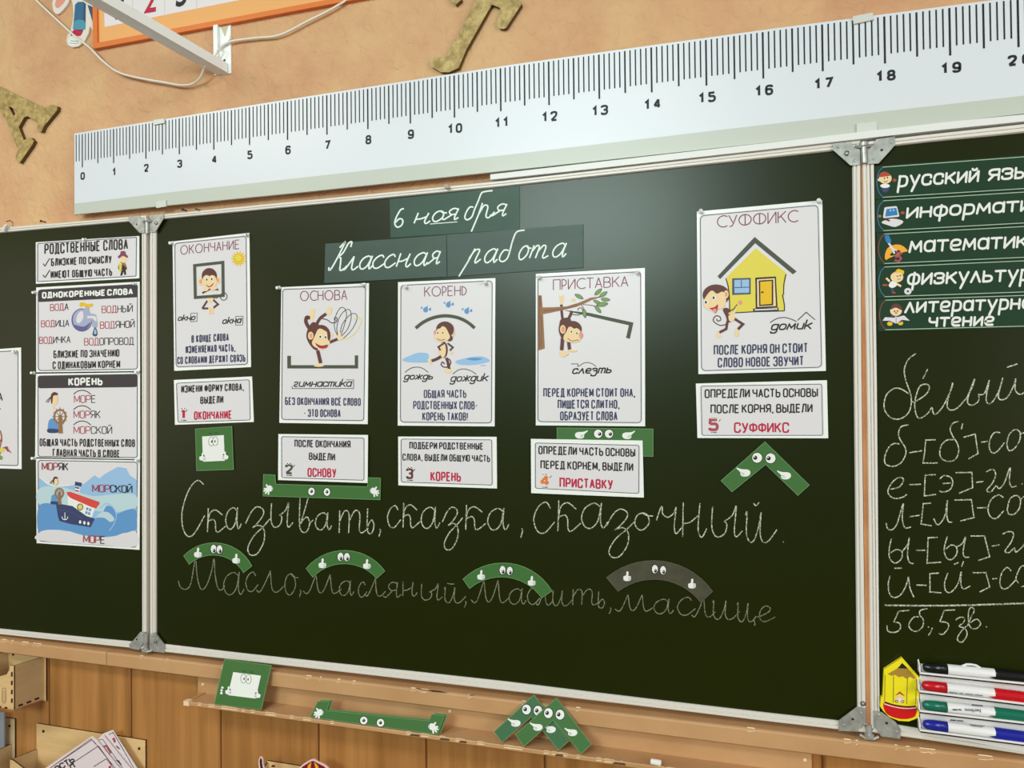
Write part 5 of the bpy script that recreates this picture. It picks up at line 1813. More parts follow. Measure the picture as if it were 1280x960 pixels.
for label, oo, ii, ey, th_, mm in (
    ('green arched magnet with eyes and thumbs, above the first chalk word Масло', [(229.6, 694.8), (266, 678.5), (314.7, 707.7)], [(236.5, 705.5), (270, 694), (304.4, 715.8)], [(267, 686.2), (274.4, 686.8)], [(247.4, 691.4), (295.2, 699)], GREEN),
    ('green arched magnet with eyes and thumbs, above the chalk word масляный', [(382.6, 710.5), (429, 688), (481, 714)], [(391, 721.6), (429.4, 704.7), (471, 723)], [(425.6, 696), (433.6, 696.4)], [(403, 704.8), (458.6, 705.8)], GREEN),
    ('green arched magnet with eyes and thumbs, above the chalk word маслить', [(578.7, 723.8), (626, 703.7), (689.9, 738.6)], [(587, 735.8), (629.3, 721.3), (677.2, 747.6)], [(628.2, 712.6), (637.2, 713.6)], [(601.4, 719.4), (664.6, 726.8)], GREEN),
    ('smoky grey-brown arched magnet with eyes and thumbs, above the chalk word маслице', [(758, 722), (812.3, 700.8), (891, 739.4)], [(772.7, 739.4), (816.9, 724.2), (875.8, 753)], [(818.6, 711.4), (828.8, 712.8)], [(784, 721), (865, 730.2)], SMOKE)):
    o, ink = magnet('arched_magnet', label, arc3(*oo)+arc3(*ii)[::-1], mm, edge=GREEN2 if mm is GREEN else mat('smoke_edge', (88, 84, 68), .4, .4), group='arched magnets over the chalk words')
    eyes(ink, ey, 3.6, 5.2, .2, .42, .46)
    ink.obj('eyes_print', o)
    ink = fresh(ink)
    thumb(ink, *th_[0], .95, 1)
    ink.obj('hand_print', o)
    ink = fresh(ink)
    thumb(ink, *th_[1], .95, 1)
    ink.obj('hand_print', o)

# ================================================================== things standing on the chalk tray
ZTOP = ZT+.0008
pa, pb = onZ(268, 880, ZTOP), onZ(326.3, 887.3, ZTOP)
pt = onY(281, 824.4, dR+.0022)
LEAN = (pb-pa).cross(pt-pa)
LEAN.x = 0
LIFT = Vector((0, 0, .0016))
pl = Plane(pa+LIFT, LEAN)
Q = [(280.8, 824), (338.9, 831.8), (326.3, 887.3), (267.9, 880)]
o, ink = magnet('square_magnet', 'large green square magnet with a white face, leaning on the chalk tray', Q, plane=pl, th=.003)
square_face(ink, lambda u, v: bilerp(Q, .06+u*1.0, .09+v*.86))
for dx, dy, r in ((278, 859.5, 1.5), (277, 863, 1.5), (276.8, 866.4, 1.6)):
    ink.ell(dx, dy, r, r, WHT)
ink.obj('face_print', o)

pl = Plane(onZ(387.8, 896.3, ZTOP)+LIFT, LEAN)
c = lambda s: crop(380, 840, 6.4, s)
outl = c("50,360 110,235 205,236 180,308 1000,392 1022,338 1122,350 1068,500")
BKL = 'green bracket-shaped strip with eyes lying in the chalk tray, front one of two'
o, ink = magnet('bracket_magnet', BKL, outl, plane=pl, th=.0024, group='green bracket strips in the chalk tray')
eyes(ink, c("478,388 612,406"), 4.6, 4.9, 0, 0, .42)
ink.obj('eyes_print', o)
ink = fresh(ink)
openhand(ink, *c("122,325")[0], .95, 1)
ink.obj('hand_print', o)
ink = fresh(ink)
openhand(ink, *c("1030,440")[0], 1.0, -1)
ink.obj('hand_print', o)
pl2 = Plane(onZ(389, 894.6, ZTOP)-pl.n*.0001, LEAN)
outl2 = [(x+3.4, y+.5) for x, y in outl]
pl2 = Plane(pl.p-pl.n*.0032, LEAN)
magnet('bracket_magnet', 'green bracket-shaped strip in the chalk tray, hidden one behind the other', [(x+3.6, y-1.6) for x, y in outl], plane=pl2, th=.0028, group='green bracket strips in the chalk tray')

c = lambda s: crop(580, 840, 6.4, s)
q = onZ(726, 942.3, ZTOP)+LIFT
pl = Plane(q, LEAN)
o, ink = magnet('chevron_magnet', 'bright green chevron magnet with eyes, front one of two leaning on the chalk tray', c("740,208 1018,580 938,655 715,386 480,595 412,500"), plane=pl, th=.003, group='chevron magnets leaning on the chalk tray')
eyes(ink, c("675,330 768,342"), 5.4, 6.2, -.3, -.05, .42)
ink.obj('eyes_print', o)
ink = fresh(ink)
point(ink, *c("578,437")[0], .92, 1)
ink.obj('hand_print', o)
ink = fresh(ink)
point(ink, *c("856,480")[0], .92, 1)
ink.obj('hand_print', o)
pl2 = Plane(q-pl.n*.0042, LEAN)
o, ink = magnet('chevron_magnet', 'darker green chevron magnet, back one of two leaning on the chalk tray', c("560,192 838,562 756,632 540,366 305,570 242,485"), plane=pl2, th=.003, m=mat('card_green_dark', (60, 104, 66), .42, .3), group='chevron magnets leaning on the chalk tray')
eyes(ink, c("500,308 592,318"), 5.4, 6.2, -.3, -.05, .42)
ink.obj('eyes_print', o)
ink = fresh(ink)
point(ink, *c("402,412")[0], .92, 1)
ink.obj('hand_print', o)
ink = fresh(ink)
point(ink, *c("684,462")[0], .92, 1)
ink.obj('hand_print', o)

bpy.context.view_layer.update()
for o in list(COL.objects):
    if o.name.split('.')[0] in ('square_magnet', 'bracket_magnet', 'chevron_magnet') and o.location.z < ZT+.06:
        low = min((o.matrix_world @ v.co).z for v in o.data.vertices)
        if low < ZTOP+.0004:
            o.location.z += ZTOP+.0004-low
a, e = onZ(813.5, 955.4, ZTOP), onZ(826.6, 957.6, ZTOP)
b = MB()
up = Vector((0, 0, .0052))
ax = (e-a).normalized()
b.tube([a+up, a+up+ax*.001, e+up-ax*.001, e+up], [.004, .0052, .0052, .0042], mat('chalk_stick', (236, 230, 220), .9, .1), 14)
tag(b.obj('chalk_piece'), 'short stub of white chalk lying on the tray edge', 'chalk')

# ================================================================== right panel: pencil magnet and marker rack
c = lambda s: crop(1080, 800, 6, s)
YELM = mat('pencil_yellow', (240, 222, 30), .4, .35)
REDM = mat('pencil_red', (206, 22, 26), .4, .35)
pl = PY(S+.0004)
b = MB()
PEN = c("285,133 420,285 414,420 416,560 400,588 335,611 262,606 190,578 142,530 122,500 128,430 140,425 150,222")
b.slab(pl, PEN, .0022, .010, YELM)
b.slab(pl, c("200,300 380,300 380,540 200,540"), 0, .0024, STEEL)
o = tag(b.obj('pencil_magnet'), 'thick yellow and red pencil-shaped magnet with a tiny face beside the marker rack', 'magnet')
ink = Ink(pl, .0102)
ink.fill(c("287,172 330,215 252,212"), OUTL)
ink.fill(c("252,212 330,215 392,285 370,292 345,275 320,292 290,272 262,280 235,262 205,268 178,255"), mat('cedar_ink', (170, 132, 50), .5, .3))
ink.line(c("222,268 220,470"), .7, BROWN)
ink.line(c("326,285 320,480"), .7, BROWN)
ink.line(c("393,292 388,480"), .6, BROWN)
ink.line(c("158,262 155,460"), .6, BROWN)
ink.fill(catmull(c("148,470 230,492 320,505 392,498 392,550 372,580 300,594 215,578 160,540"), 4, True), REDM)
ink.curve(c("155,465 230,488 320,500 390,496"), 1.5, OUTL)
ink.curve(c("150,478 230,502 320,514 392,508"), 1.0, WHT)
ink.fill(catmull(c("235,455 245,425 272,412 295,430 302,462 270,470"), 4, True), SKIN)
ink.fill(c("232,418 270,385 312,425 285,412 268,402"), RUSSET)
for q in ("245,460", "290,462"):
    ink.ell(*c(q)[0], 1.9, 1.7, OUTL)
    ink.ell(*c(q)[0], 1.0, .9, WHT)
ink.ell(*c("268,446")[0], 1.6, 1.4, WHT)
ink.obj('face_print', o)

RACK = mat('rack_white', (232, 228, 228), .4, .4)
dM = .0125
MK = [  # left end, right end (pixels on the axis), colour, what it says
 ((1153.5, 833.6), (1316, 849.6), mat('marker_black', (18, 18, 20), .25, .5), 'black', 'topmost'),
 ((1152.4, 856.2), (1316, 875.6), mat('marker_red', (196, 14, 30), .25, .5), 'red', 'second'),
 ((1152.8, 880.6), (1316, 899), mat('marker_green', (20, 108, 86), .25, .5), 'green', 'third'),
 ((1153.6, 904.6), (1316, 925.4), mat('marker_blue', (28, 36, 150), .25, .5), 'blue', 'lowest')]
BAR = mat('marker_barrel', (232, 230, 230), .3, .5)
pm = PY(dM)
tt = (pm.at(1200, 860)-CAM).dot(CF)
R0 = 6.5*tt/F
pl = PY(.0012)
b = MB()
b.slab(pl, [(1149.4, 829.6), (1322, 843), (1322, 948), (1150.6, 915.4)], .0004, .0022, RACK)
rack = tag(b.obj('marker_rack'), 'white plastic four-tier marker rack on the lower part of the right panel', 'rack')
for k, (A, B, m_, cn, pos) in enumerate(MK):
    a3, b3 = pm.at(*A), pm.at(*B)
    ax = (b3-a3).normalized()
    dn = Vector((0, 0, -1))
    b = MB()
    # shelf: floor, front lip and end wall
    L0, L1 = a3-ax*.006, b3+ax*.004
    for (y0, y1, z0, z1) in ((.0034, dM+R0*1.15, -R0*1.30, -R0*1.06), (dM+R0*.95, dM+R0*1.15, -R0*1.30, -R0*.70)):
        P = [(-y0, z0), (-y1, z0), (-y1, z1), (-y0, z1)]
        b.solid([(L0.x, y, L0.z+z) for y, z in P], [(L1.x, y, L1.z+z) for y, z in P], RACK)
    P = [(-.0034, -R0*1.3), (-(dM+R0*.6), -R0*1.3), (-(dM+R0*.3), R0*.2), (-.0034, R0*1.05)]
    b.solid([(L0.x, y, L0.z+z) for y, z in P], [(L0.x+.002, y, L0.z+z) for y, z in P], RACK)
    b.obj('shelf', rack)
    # marker
    Lm = (b3-a3).length
    mk = empty('marker_pen', a3)
    tag(mk, f'white whiteboard marker with {cn} cap, {pos} in the marker rack', 'marker', 'whiteboard markers in the rack')
    px = lambda f: a3+ax*(Lm*f)
    b = MB()
    q = .195
    b.tube([px(f) for f in (0, .006, .02, .045, .08, q)], [R0*.35, R0*.62, R0*.8, R0*.9, R0*.95, R0*.97], m_, 20)
    b.obj('end_plug', mk, True)
    b = MB()
    b.tube([px(f) for f in (q, q+.004, .555, .562)], [R0*.98, R0*1.0, R0*1.0, R0*.96], BAR, 20)
    b.obj('barrel', mk, True)
    b = MB()
    b.tube([px(f) for f in (.562, .57, .75, .9, 1.0)], [R0*1.0, R0*1.05, R0*1.0, R0*.9, R0*.7], m_, 20)
    for s_ in (1,):
        t0 = px(.51)+Vector((0, -R0*1.04, -R0*.35))
        t1 = px(.59)+Vector((0, -R0*1.06, -R0*.05))
        t2 = px(.59)+Vector((0, -R0*.98, -R0*.8))
        t3 = px(.85)+Vector((0, -R0*1.0, -R0*.1))
        t4 = px(.85)+Vector((0, -R0*.9, -R0*.75))
        back = Vector((0, R0*.35, 0))
        b.solid([t0, t2, t4, t3, t1], [p+back for p in (t0, t2, t4, t3, t1)], m_)
    b.obj('cap', mk, False)
    ink = Ink(PY(dM+R0+.0002), .0002)
    if k == 0:
        bb = MB()
        p0, p1 = px(.31)+Vector((0, 0, R0*.85)), px(.46)+Vector((0, 0, R0*.80))
        mid_ = (p0+p1)/2+Vector((0, 0, R0*.55))
        bb.tube([p0, p0.lerp(mid_, .5)+Vector((0, 0, R0*.22)), mid_, mid_.lerp(p1, .5)+Vector((0, 0, R0*.2)), p1], R0*.22, BAR, 8)
        bb.obj('clip', mk, True)
    elif k == 1:
        for x0, w in ((640, 60), (715, 30), (760, 60), (830, 60)):
            ink.line(c(f"{x0},{392+(x0-640)*.1} {x0+w},{392+(x0-640+w)*.1}"), 1.0, GREY, up=False)
    elif k == 2:
        ink.line(c("806,487 892,494"), 1.7, GREY)
        ink.line(c("665,522 700,524"), 1.8, GREY)
        ink.line(c("705,521 732,525"), 1.6, GREY)
        ftext(ink, 'berlingo', *c("876,520")[0], *c("756,514")[0], -4.2, GREY, unit=.7, off=.02)
    else:
        ink.line(c("645,600 690,603"), 1.8, GREY)
        ink.line(c("695,604 745,608"), 1.6, GREY)
        ink.line(c("788,634 905,646"), .8, GREY, up=False)
        ink.line(c("800,642 890,652"), .8, GREY)
    ink.obj('label_lettering', mk)

# ================================================================== wall above the board
PWL = PY(-WALL_Y)
c = lambda s: crop(0, 95, 8, s)
b = MB()
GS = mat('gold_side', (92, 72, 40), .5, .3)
b.slab(PWL, c("-110,55 0,106 440,320 480,292 522,284 575,302 572,340 440,500 415,556 372,546 364,505 386,460 272,400 240,412 186,510 136,402 176,346 84,300 -60,250 -150,130"), .0002, .010, GOLD, GS)
b.slab(PWL, c("186,510 236,640 310,614 340,650 320,690 196,868 160,846 154,812 180,740 60,440 -60,250 84,300 136,402"), .0002, .010, GOLD, GS)
tag(b.obj('gold_letter'), 'tilted glittery gold letter А on the plaster wall, cut by the photo edge', 'letter')
c = lambda s: crop(520, 0, 8, s)
b = MB()
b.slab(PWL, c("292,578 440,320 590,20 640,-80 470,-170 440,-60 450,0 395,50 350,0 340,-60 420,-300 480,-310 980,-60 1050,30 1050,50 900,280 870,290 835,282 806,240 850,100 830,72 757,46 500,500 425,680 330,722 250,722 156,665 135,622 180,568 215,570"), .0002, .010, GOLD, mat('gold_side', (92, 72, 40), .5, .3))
tag(b.obj('gold_letter'), 'tilted glittery gold letter Т on the plaster wall above the ruler', 'letter')

# number poster in an orange frame
top_, rgt = -118, 520
sl = -.188


def yb(x):
    return 60.6+(x-118)*sl


frame_out = [(116.2, yb(116.2)), (rgt, yb(rgt)), (rgt, yb(rgt)-150), (114.4, yb(116)-150)]
frame_in = [(121.6, yb(121.6)-6.4), (rgt-7, yb(rgt-7)-6.4), (rgt-7, yb(rgt)-144), (119.8, yb(121)-144)]
nb = tag(empty('number_chart', PWL.at(118, 60.6)), 'orange-framed chart with large numerals at the top of the wall', 'chart')
b = MB()
b.slab(PWL, [(118, 58), (rgt-2, yb(rgt-2)-2), (rgt-2, yb(rgt)-148), (116, yb(116)-148)], .0004, .006, PEACH)
b.obj('backing_board', nb)
for i in range(4):
    j = (i+1) % 4
    b = MB()
    b.slab(PWL, [frame_out[i], frame_out[j], frame_in[j], frame_in[i]], .0004, .011, ORANGE)
    b.obj('frame_rail', nb)
ink = Ink(PWL, .0062)
ink.fill([(130.6, 33.8), (470, -34), (470, -100), (129.4, -40)], mat('chart_paper', (228, 220, 222), .45, .3))
for x in (166, 206, 246):
    ink.line([(x, yb(x)-27), (x-.6, yb(x)-90)], .7, mat('pale_grey_line', (196, 190, 196), .5, .3), up=False)
ink.up()
ink.obj('paper', nb)
for s_, x0, x1, y, m_ in (('1', 144, 153, 24, INK), ('2', 180, 194.6, 16.2, RED), ('3', 219.5, 233, 8.2, INK)):
    ink = Ink(PWL, .0066)
    ftext(ink, s_, x0, y, x1, y-2.4, 34, m_, unit=.7, off=.015, slant=.08)
    ink.obj('numeral', nb)

# cut-out figure: only a leg in jeans with a sneaker and a hand hang into the photo
c = lambda s: crop(60, 0, 10.667, s)
CUT = mat('cutout_card', (226, 216, 206), .5, .3)
fg = tag(empty('cutout_figure', PWL.at(90, 60)), 'cardboard cut-out figure in blue jeans and white sneaker beside the number chart', 'decoration')
b = MB()
b.slab(PWL, c("300,-40 330,60 340,200 320,330 300,400 262,460 245,540 262,600 320,632 400,620 480,560 540,440 556,350 598,410 604,330 600,-40 520,-400 200,-400"), .0003, .005, CUT)
b.obj('card', fg)
ink = Ink(PWL, .0052)
JEAN = mat('jeans_ink', (48, 104, 140), .5, .3)
JEAN2 = mat('jeans_shade_ink', (50, 78, 110), .5, .3)
ink.fill(c("360,60 400,25 470,22 505,50 500,390 430,410 330,385 350,200"), JEAN)
ink.fill(c("475,30 505,50 500,390 460,400"), JEAN2)
ink.fill(c("340,290 400,262 470,268 500,300 500,392 430,400 330,390"), mat('cuff_ink', (76, 146, 170), .5, .3))
ink.fill(c("525,60 600,95 602,320"), JEAN2)
ink.obj('trouser_print', fg)
ink = Ink(PWL, .0052)
ink.fill(catmull(c("345,395 440,385 470,400 430,480 350,470 305,480"), 3, True), RED)
ink.fill(catmull(c("300,490 350,475 400,505 440,560 380,600 310,605 275,560"), 4, True), WHT)
ink.curve(c("300,540 350,550 410,545"), .6, GREY)
ink.curve(c("290,570 350,580 410,570"), .6, GREY)
ink.obj('shoe_print', fg)
b = MB()
b.slab(PWL, catmull(c("60,20 90,-60 240,-120 275,-40 275,20 235,90 150,180 95,175 62,110"), 4, True), .0003, .005, CUT)
hd = b.obj('hand_card', fg)
ink = Ink(PWL, .0052)
ink.fill(catmull(c("95,50 130,-40 250,-60 220,20 190,60 140,105 105,95"), 4, True), PINK)
ink.obj('hand_print', hd)

# white wall arm with its plate
PA, PF = PY(-.024), PY(.32)
wa = [PA.at(284.5, 79), PA.at(284.5, 90.8), PA.at(269, 92.8), PA.at(269, 81)]
fa = [PF.at(60, -53), PF.at(60, -38), PF.at(39.6, -35.4), PF.at(39.6, -50.4)]
arm = tag(empty('wall_arm', PA.at(277, 92)), 'white square metal arm reaching out from its wall plate over the number chart', 'bracket')
b = MB()
ARM = mat('white_enamel', (240, 244, 242), .35, .5)
b.solid(fa, wa, ARM)
b.obj('arm', arm)
b = MB()
b.slab(PWL, [(266.4, 31.4), (288.2, 28), (288.8, 91.4), (267.2, 94)], .0004, .0035, ARM)
b.slab(PWL, [(266.4, 31.4), (271.6, 30.6), (272, 86), (267, 86)], .0035, .012, ARM)
b.slab(PWL, [(271.8, 62), (287, 44), (287.6, 48), (272, 66)], .0035, .007, ARM)
b.slab(PWL, [(275, 31), (286, 29), (281, 46)], .0035, .0042, mat('plate_recess', (196, 190, 160), .5, .3))
b.obj('wall_plate', arm)
b = MB()
b.dome(PWL.at(280.6, 75.6, .0036), (0, -1, 0), .0032, .0014, STEEL)
b.obj('bolt', arm)


def cable(px, d, r, label):
    b = MB()
    pts = catmull(px, 5)
    n = len(pts)
    dd = d if callable(d) else (lambda t: d)
    b.tube([onY(x, y, dd(k/(n-1))) for k, (x, y) in enumerate(pts)], r, mat('cable_white', (232, 226, 214), .4, .4), 8)
    return tag(b.obj('cable', smooth=True), label, 'cable')


z4 = lambda s: [(x/4, y/4) for x, y in (tuple(map(float, a.split(','))) for a in s.split())]
cable(z4("100,-80 180,0 280,95 380,185 450,240 520,310 600,365 720,395 820,412 900,426 960,420 1000,390 1022,335"), lambda t: -.017+(.022*max(0, t-.86)/.14), .0026, 'thin white cable sagging from the wall arm past the cut-out figure')
cable(z4("1072,285 1095,245 1130,217 1180,202 1280,190 1400,175 1540,105 1640,55 1740,-5 1800,-60"), lambda t: -.0205 if t > .12 else -.010, .0025, 'thin white cable running from the wall plate up towards the gold letter Т')

# ================================================================== plywood pockets on the panelling
PP = PY(-PANEL_Y)


def atX(px, py, X):
    r = ray(px, py)
    t = (X-CAM.x)/r.x
    return CAM+r*t


TK = .0032


def wall_x(px, py):
    return PP.at(px, py).x


# upper pocket
X1, X2 = wall_x(57.2, 846), wall_x(12.6, 826)
zt, zb = PP.at(57.4, 820).z, PP.at(56.8, 873.2).z
fr = atX(17.6, 860, X1)
yF = fr.y
pk = tag(empty('plywood_pocket', ((X1+X2)/2, PANEL_Y, zb)), 'laser-cut plywood pocket box just under the sill at the edge of the photo', 'wall pocket', 'plywood pockets on the panelling')


def yzpanel(name, X, tk, poly, parent, m, me=BURN):
    b = MB()
    b.solid([(X, y, z) for y, z in poly], [(X-tk, y, z) for y, z in poly], m, me, m)
    return b.obj(name, parent)


def xzpanel(name, Y, tk, poly, parent, m, me=BURN):
    b = MB()
    b.solid([(x, Y, z) for x, z in poly], [(x, Y+tk, z) for x, z in poly], m, me, m)
    return b.obj(name, parent)


zft = atX(18.3, 832, X1).z
zfb = atX(16.8, 887.4, X1).z
side = yzpanel('side_panel', X1, TK, [(PANEL_Y-.001, zb), (PANEL_Y-.001, zt), (yF, zft), (yF, zfb)], pk, PLYG)
yzpanel('side_panel', X2, TK, [(PANEL_Y-.001, zb), (PANEL_Y-.001, zt+.003), (yF, zft+.003), (yF, zfb)], pk, PLYG)
xzpanel('back_panel', PANEL_Y-.0045, .004, [(X2, zb-.004), (X1+.006, zb-.004), (X1+.006, zt), (X2, zt)], pk, PLY)
b = MB()
b.box((X2, yF, zfb), (X1-TK, PANEL_Y-.004, zfb+.003), PLY)
b.obj('floor_panel', pk)
w = X1-X2
prof = [(X1+.0004, zfb), (X1+.0004, zft), (X1-.012, zft), (X1-.013, zft-.010), (X1-.022, zft-.022), (X1-.045, zft-.029), (X2+.045, zft-.029), (X2+.02, zft-.020), (X2+.012, zft-.008), (X2+.012, zft), (X2, zft), (X2, zfb)]
frt = xzpanel('front_panel', yF-.001, TK, prof, pk, PLY)
ink = Ink(Plane((X1, 0, 0), (1, 0, 0)), .0002)
c = lambda s: crop(0, 800, 6, s)
for p0, p1 in (("138,494", "172,482"), ("200,472", "234,458"), ("260,447", "294,434")):
    ink.line(c(p0+" "+p1), 2.4, BURN, up=False)
ink.obj('joint_slot', side)
ink = Ink(PY(-(yF-.001)), .0002)
for y in (257, 322, 390, 455):
    ink.line(c(f"89,{y-17} 88,{y+17}"), 2.2, BURN, up=False)
ink.line(c("33,507 56,510"), 2.2, BURN, up=False)
ink.line(c("-12,500 10,503"), 2.2, BURN, up=False)
ink.up()
ink.curve(c("16,370 30,362 44,370 46,440 42,465 28,475 16,465 14,440"), .6, BARK, True)
ink.curve(c("24,375 24,455 36,455 36,375"), .5, BARK)
ink.obj('joint_slot', frt)
ink = Ink(PP, .0048)
ink.ell(*c("98,107")[0], 1.6, 1.8, BURN)
ink.obj('hole_rim', pk)

# lower pocket cut by the edge of the photo
pk = tag(empty('plywood_pocket', PP.at(10, 945)), 'grey plywood pocket box below the upper pocket, mostly outside the photo', 'wall pocket', 'plywood pockets on the panelling')
XB = wall_x(20.6, 920)
zbt = PP.at(20.6, 898).z
ztop = PP.at(16.8, 929).z
XS = wall_x(16.8, 929)
xzpanel('back_panel', PANEL_Y-.0045, .004, [(XB-.16, zbt-.13), (XB, zbt-.13), (XB, zbt), (XB-.16, zbt)], pk, PLYG)
yzpanel('side_panel', XS, TK, [(PANEL_Y-.005, ztop-.08), (PANEL_Y-.005, ztop), (PANEL_Y-.075, ztop), (PANEL_Y-.075, ztop-.08)], pk, PLYG)
yzpanel('side_panel', XB-.155, TK, [(PANEL_Y-.005, ztop-.08), (PANEL_Y-.005, ztop), (PANEL_Y-.075, ztop), (PANEL_Y-.075, ztop-.08)], pk, PLYG)
xzpanel('front_panel', PANEL_Y-.078, TK, [(XB-.16, ztop-.08), (XS, ztop-.08), (XS, ztop), (XB-.16, ztop)], pk, PLY)
b = MB()
b.box((XB-.155, PANEL_Y-.075, ztop-.083), (XS, PANEL_Y-.005, ztop-.08), PLY)
b.obj('floor_panel', pk)
ink = Ink(PP, .0048)
ink.ell(11.8, 907.6, 1.5, 1.8, BURN)
ink.obj('hole_rim', pk)
b = MB()
GF = mat('grey_folder', (136, 140, 150), .4, .4)
b.slab(PY(-PANEL_Y+.018), [(-16, 889), (5.2, 890.6), (4.6, 980), (-16, 980)], 0, .004, GF)
tag(b.obj('folder'), 'grey folder standing in the lower pocket box at the photo edge', 'folder')

# wide pocket with the cards
c = lambda s: crop(0, 800, 6, s)
XL, XR = wall_x(47.6, 920), wall_x(183.6, 945)
zl, zr_ = PP.at(47.6, 903.4).z, PP.at(184.2, 924.4).z
zP = (zl+zr_)/2
pk = tag(empty('plywood_pocket', ((XL+XR)/2, PANEL_Y, zP-.16)), 'wide plywood pocket box holding printed cards', 'wall pocket', 'plywood pockets on the panelling')
xzpanel('back_panel', PANEL_Y-.0045, .004, [(XL, zP-.15), (XR, zP-.15), (XR, zr_), (XL, zl)], pk, PLY)
zs = PP.at(49.5, 935.4).z
pnear = atX(14.2, 949, XL+.002)
yC = pnear.y
yzpanel('side_panel', XL+TK, TK, [(PANEL_Y-.005, zP-.15), (PANEL_Y-.005, zs), (yC, pnear.z), (yC, zP-.15)], pk, PLYG)
yzpanel('side_panel', XR-.004, TK, [(PANEL_Y-.005, zP-.15), (PANEL_Y-.005, zs-.02), (yC, pnear.z-.02), (yC, zP-.15)], pk, PLYG)
zz = pnear.z
prof = [(XL, zP-.15), (XR-.004, zP-.15), (XR-.004, zz-.02), (XR-.02, zz-.021)]+[(XR-.02-(XR-XL-.05)*t, zz-.021-.045*math.sin(math.pi*t)**.8*1.0+.018*t) for t in [k/12 for k in range(1, 12)]]+[(XL+.022, zz-.006), (XL+.010, zz-.001), (XL, zz)]
xzpanel('front_panel', yC-.002, TK, prof, pk, PLY)
b = MB()
b.box((XL, yC, zP-.15), (XR-.004, PANEL_Y-.005, zP-.147), PLY)
b.obj('floor_panel', pk)
for i_, q in enumerate(("325,685", "1043,815")):
    ink = Ink(PP, .0048)
    ink.ell(*c(q)[0], 1.6, 1.9, BURN)
    ink.obj('hole_rim', pk)
c = lambda s: crop(30, 890, 7.53, s)
CARD = mat('pinkish_card', (230, 214, 218), .45, .3)


def loose_card(d_, pts, label):
    pl = PY(d_)
    b = MB()
    b.slab(pl, pts, 0, .0008, CARD, LAMI)
    return tag(b.obj('printed_card'), label, 'card', 'printed cards in the wide pocket'), pl


o, pl = loose_card(.004, c("740,205 835,168 1110,600 1150,800 1000,850"), 'pale printed card behind the others in the wide pocket')
ink = Ink(pl, .001)
ink.curve(c("800,215 830,200 855,220 1040,540"), .8, GREY)
ink.fill(c("828,250 850,240 866,280 850,292"), ROSE)
ink.line(c("868,320 900,348"), 1.4, BLK)
ink.obj('border', o)
o, pl = loose_card(.010, c("690,265 740,208 1010,540 1100,800 900,860"), 'pale printed card in the middle of the wide pocket')
ink = Ink(pl, .001)
ink.curve(c("705,265 730,258 760,285 930,530"), .8, GREY)
ink.fill(c("745,320 775,308 825,385 800,398"), ROSE)
ink.line(c("765,330 805,388"), 1.2, CARD)
ink.fill(c("862,452 892,455 925,505"), BLK)
ink.obj('border', o)
o, pl = loose_card(.016, c("640,226 690,268 900,530 1080,860 300,1000 -60,720 205,525"), 'pinkish printed card in front in the wide pocket')
ink = Ink(pl, .001)
ink.line(c("230,540 632,252 690,320 860,530"), .8, MAROON)
ink.line(c("240,532 640,262 678,300"), .7, NAVY)
ink.line(c("410,512 700,320 830,500"), .8, BLK)
ink.line(c("655,515 775,440 850,540"), .8, BLK)
ink.obj('border', o)
ink = Ink(pl, .001)


def rot_text(ink, s, p0, p1, hpx, m, w):
    """capitals along a slanting baseline, upright to it"""
    tmp = []
    L = math.dist(p0, p1)
    ex = ((p1[0]-p0[0])/L, (p1[1]-p0[1])/L)
    ey = (ex[1], -ex[0])
    tot = sum(GL[ch][0]+1.5 for ch in s)-1.5
    u = 0
    for ch in s:
        for st in GL[ch][1].split('|'):
            pts = [tuple(map(float, a.split(','))) for a in st.lstrip('~@').split()]
            if st[0] in '~@':
                pts = fillet(pts, 1.7, st[0] == '@')
            ink.line([(p0[0]+ex[0]*(u+x)/tot*L+ey[0]*y/6*hpx, p0[1]+ex[1]*(u+x)/tot*L+ey[1]*y/6*hpx) for x, y in pts], w, m, st[0] == '@', up=False)
        u += GL[ch][0]+1.5
    ink.up()


rot_text(ink, 'НОСТЬ', c("265,590")[0], c("475,462")[0], 6.2, BLK, 1.7)
ink.obj('lettering', o)
ink = Ink(pl, .001)
rot_text(ink, 'ЬЛ', c("380,580")[0], c("480,520")[0], 5, BLK, 1.6)
ink.ell(*c("808,520")[0], 1.6, 1.8, RED)
ink.obj('lettering', o)

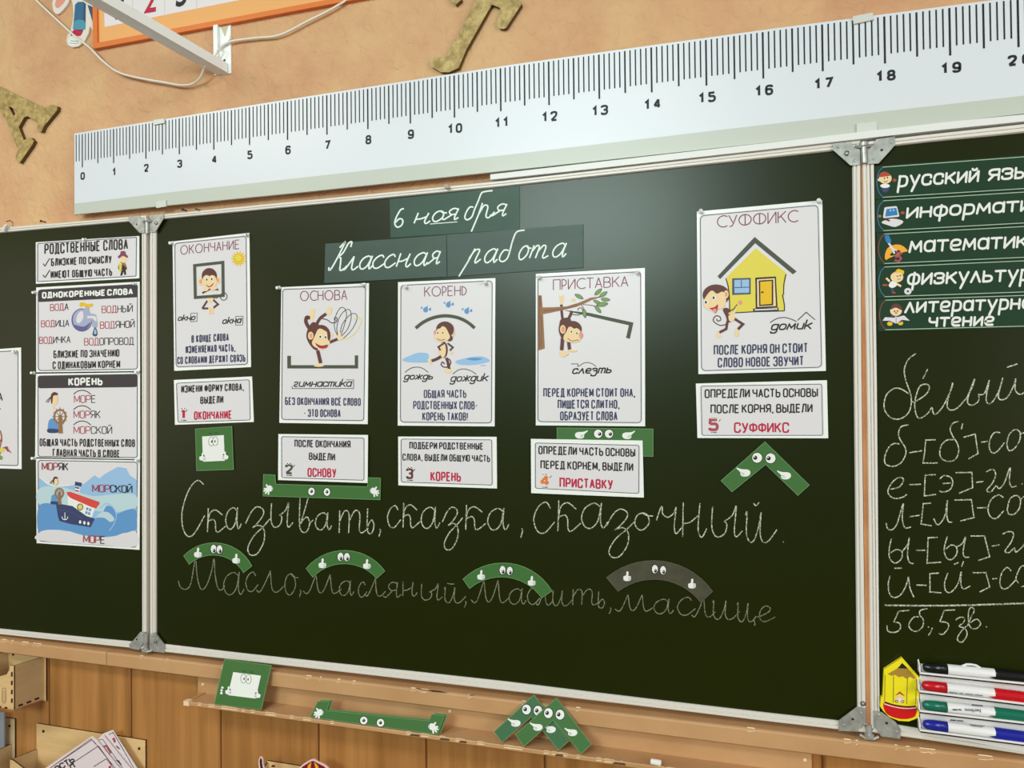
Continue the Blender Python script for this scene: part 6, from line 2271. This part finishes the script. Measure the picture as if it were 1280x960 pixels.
# small box and cut-outs at the lower edge of the photo
c = lambda s: crop(310, 925, 10.667, s)
zb_ = PP.at(335.4, 949.8).z
XA, XD = wall_x(335.4, 950), wall_x(412, 961)
pk = tag(empty('plywood_pocket', ((XA+XD)/2, PANEL_Y, zb_-.1)), 'small plywood pocket box below the chalk tray behind a red dome cut-out', 'wall pocket', 'plywood pockets on the panelling')
xzpanel('back_panel', PANEL_Y-.0045, .004, [(XA, zb_-.1), (XD, zb_-.1), (XD, zb_), (XA, zb_)], pk, PLY)
yzpanel('side_panel', XA+TK, TK, [(PANEL_Y-.005, zb_-.1), (PANEL_Y-.005, zb_-.003), (PANEL_Y-.02, zb_-.008), (PANEL_Y-.05, zb_-.04), (PANEL_Y-.05, zb_-.1)], pk, PLYG)
yzpanel('side_panel', XD, TK, [(PANEL_Y-.005, zb_-.1), (PANEL_Y-.005, zb_-.003), (PANEL_Y-.02, zb_-.008), (PANEL_Y-.05, zb_-.04), (PANEL_Y-.05, zb_-.1)], pk, PLYG)
b = MB()
b.box((XA, PANEL_Y-.053, zb_-.1), (XD, PANEL_Y-.05, zb_-.04), PLY)
b.obj('front_panel', pk)
b = MB()
b.box((XA, PANEL_Y-.05, zb_-.103), (XD, PANEL_Y-.005, zb_-.1), PLY)
b.obj('floor_panel', pk)
ink = Ink(PP, .0048)
ink.fill(fillet(c("310,345 325,330 365,340 360,362 312,360"), 1, True), BURN)
ink.obj('slot_rim', pk)
PD = PY(-PANEL_Y+.055)
DRED = mat('dome_red', (128, 18, 26), .45, .35)
AMB = mat('dome_amber', (232, 170, 60), .45, .35)
b = MB()
b.slab(PD, catmull(c("865,255 940,292 1020,330 1075,380 1090,460 1040,560 960,640 760,640 690,560 655,460 690,365 770,300"), 4, True), .0, .003, mat('pink_rim', (236, 200, 196), .5, .3))
o = tag(b.obj('dome_cutout'), 'dark red and amber dome-shaped cut-out poking up at the bottom edge of the photo', 'decoration')
ink = Ink(PD, .0032)
ink.fill(catmull(c("865,278 935,312 1010,350 1050,395 1060,460 1020,540 950,610 770,610 710,540 685,460 710,375 785,318"), 4, True), DRED)
ink.fill(c("845,290 800,340 785,400 800,560 820,560 830,400"), AMB)
ink.fill(c("880,290 930,340 955,400 950,560 925,560 905,400"), AMB)
ink.obj('dome_print', o)
b = MB()
b.slab(PD, catmull(c("165,222 195,250 205,330 230,420 300,560 250,600 190,480 150,380 140,280"), 4, True), .0, .003, mat('pink_rim', (236, 200, 196), .5, .3))
o = tag(b.obj('ribbon_cutout'), 'thin dark curved cut-out with a pale rim beside the small pocket box', 'decoration')
ink = Ink(PD, .0032)
ink.fill(catmull(c("166,240 185,262 192,335 215,425 270,560 245,570 195,460 165,370 155,290"), 4, True), BURN)
ink.obj('dark_print', o)
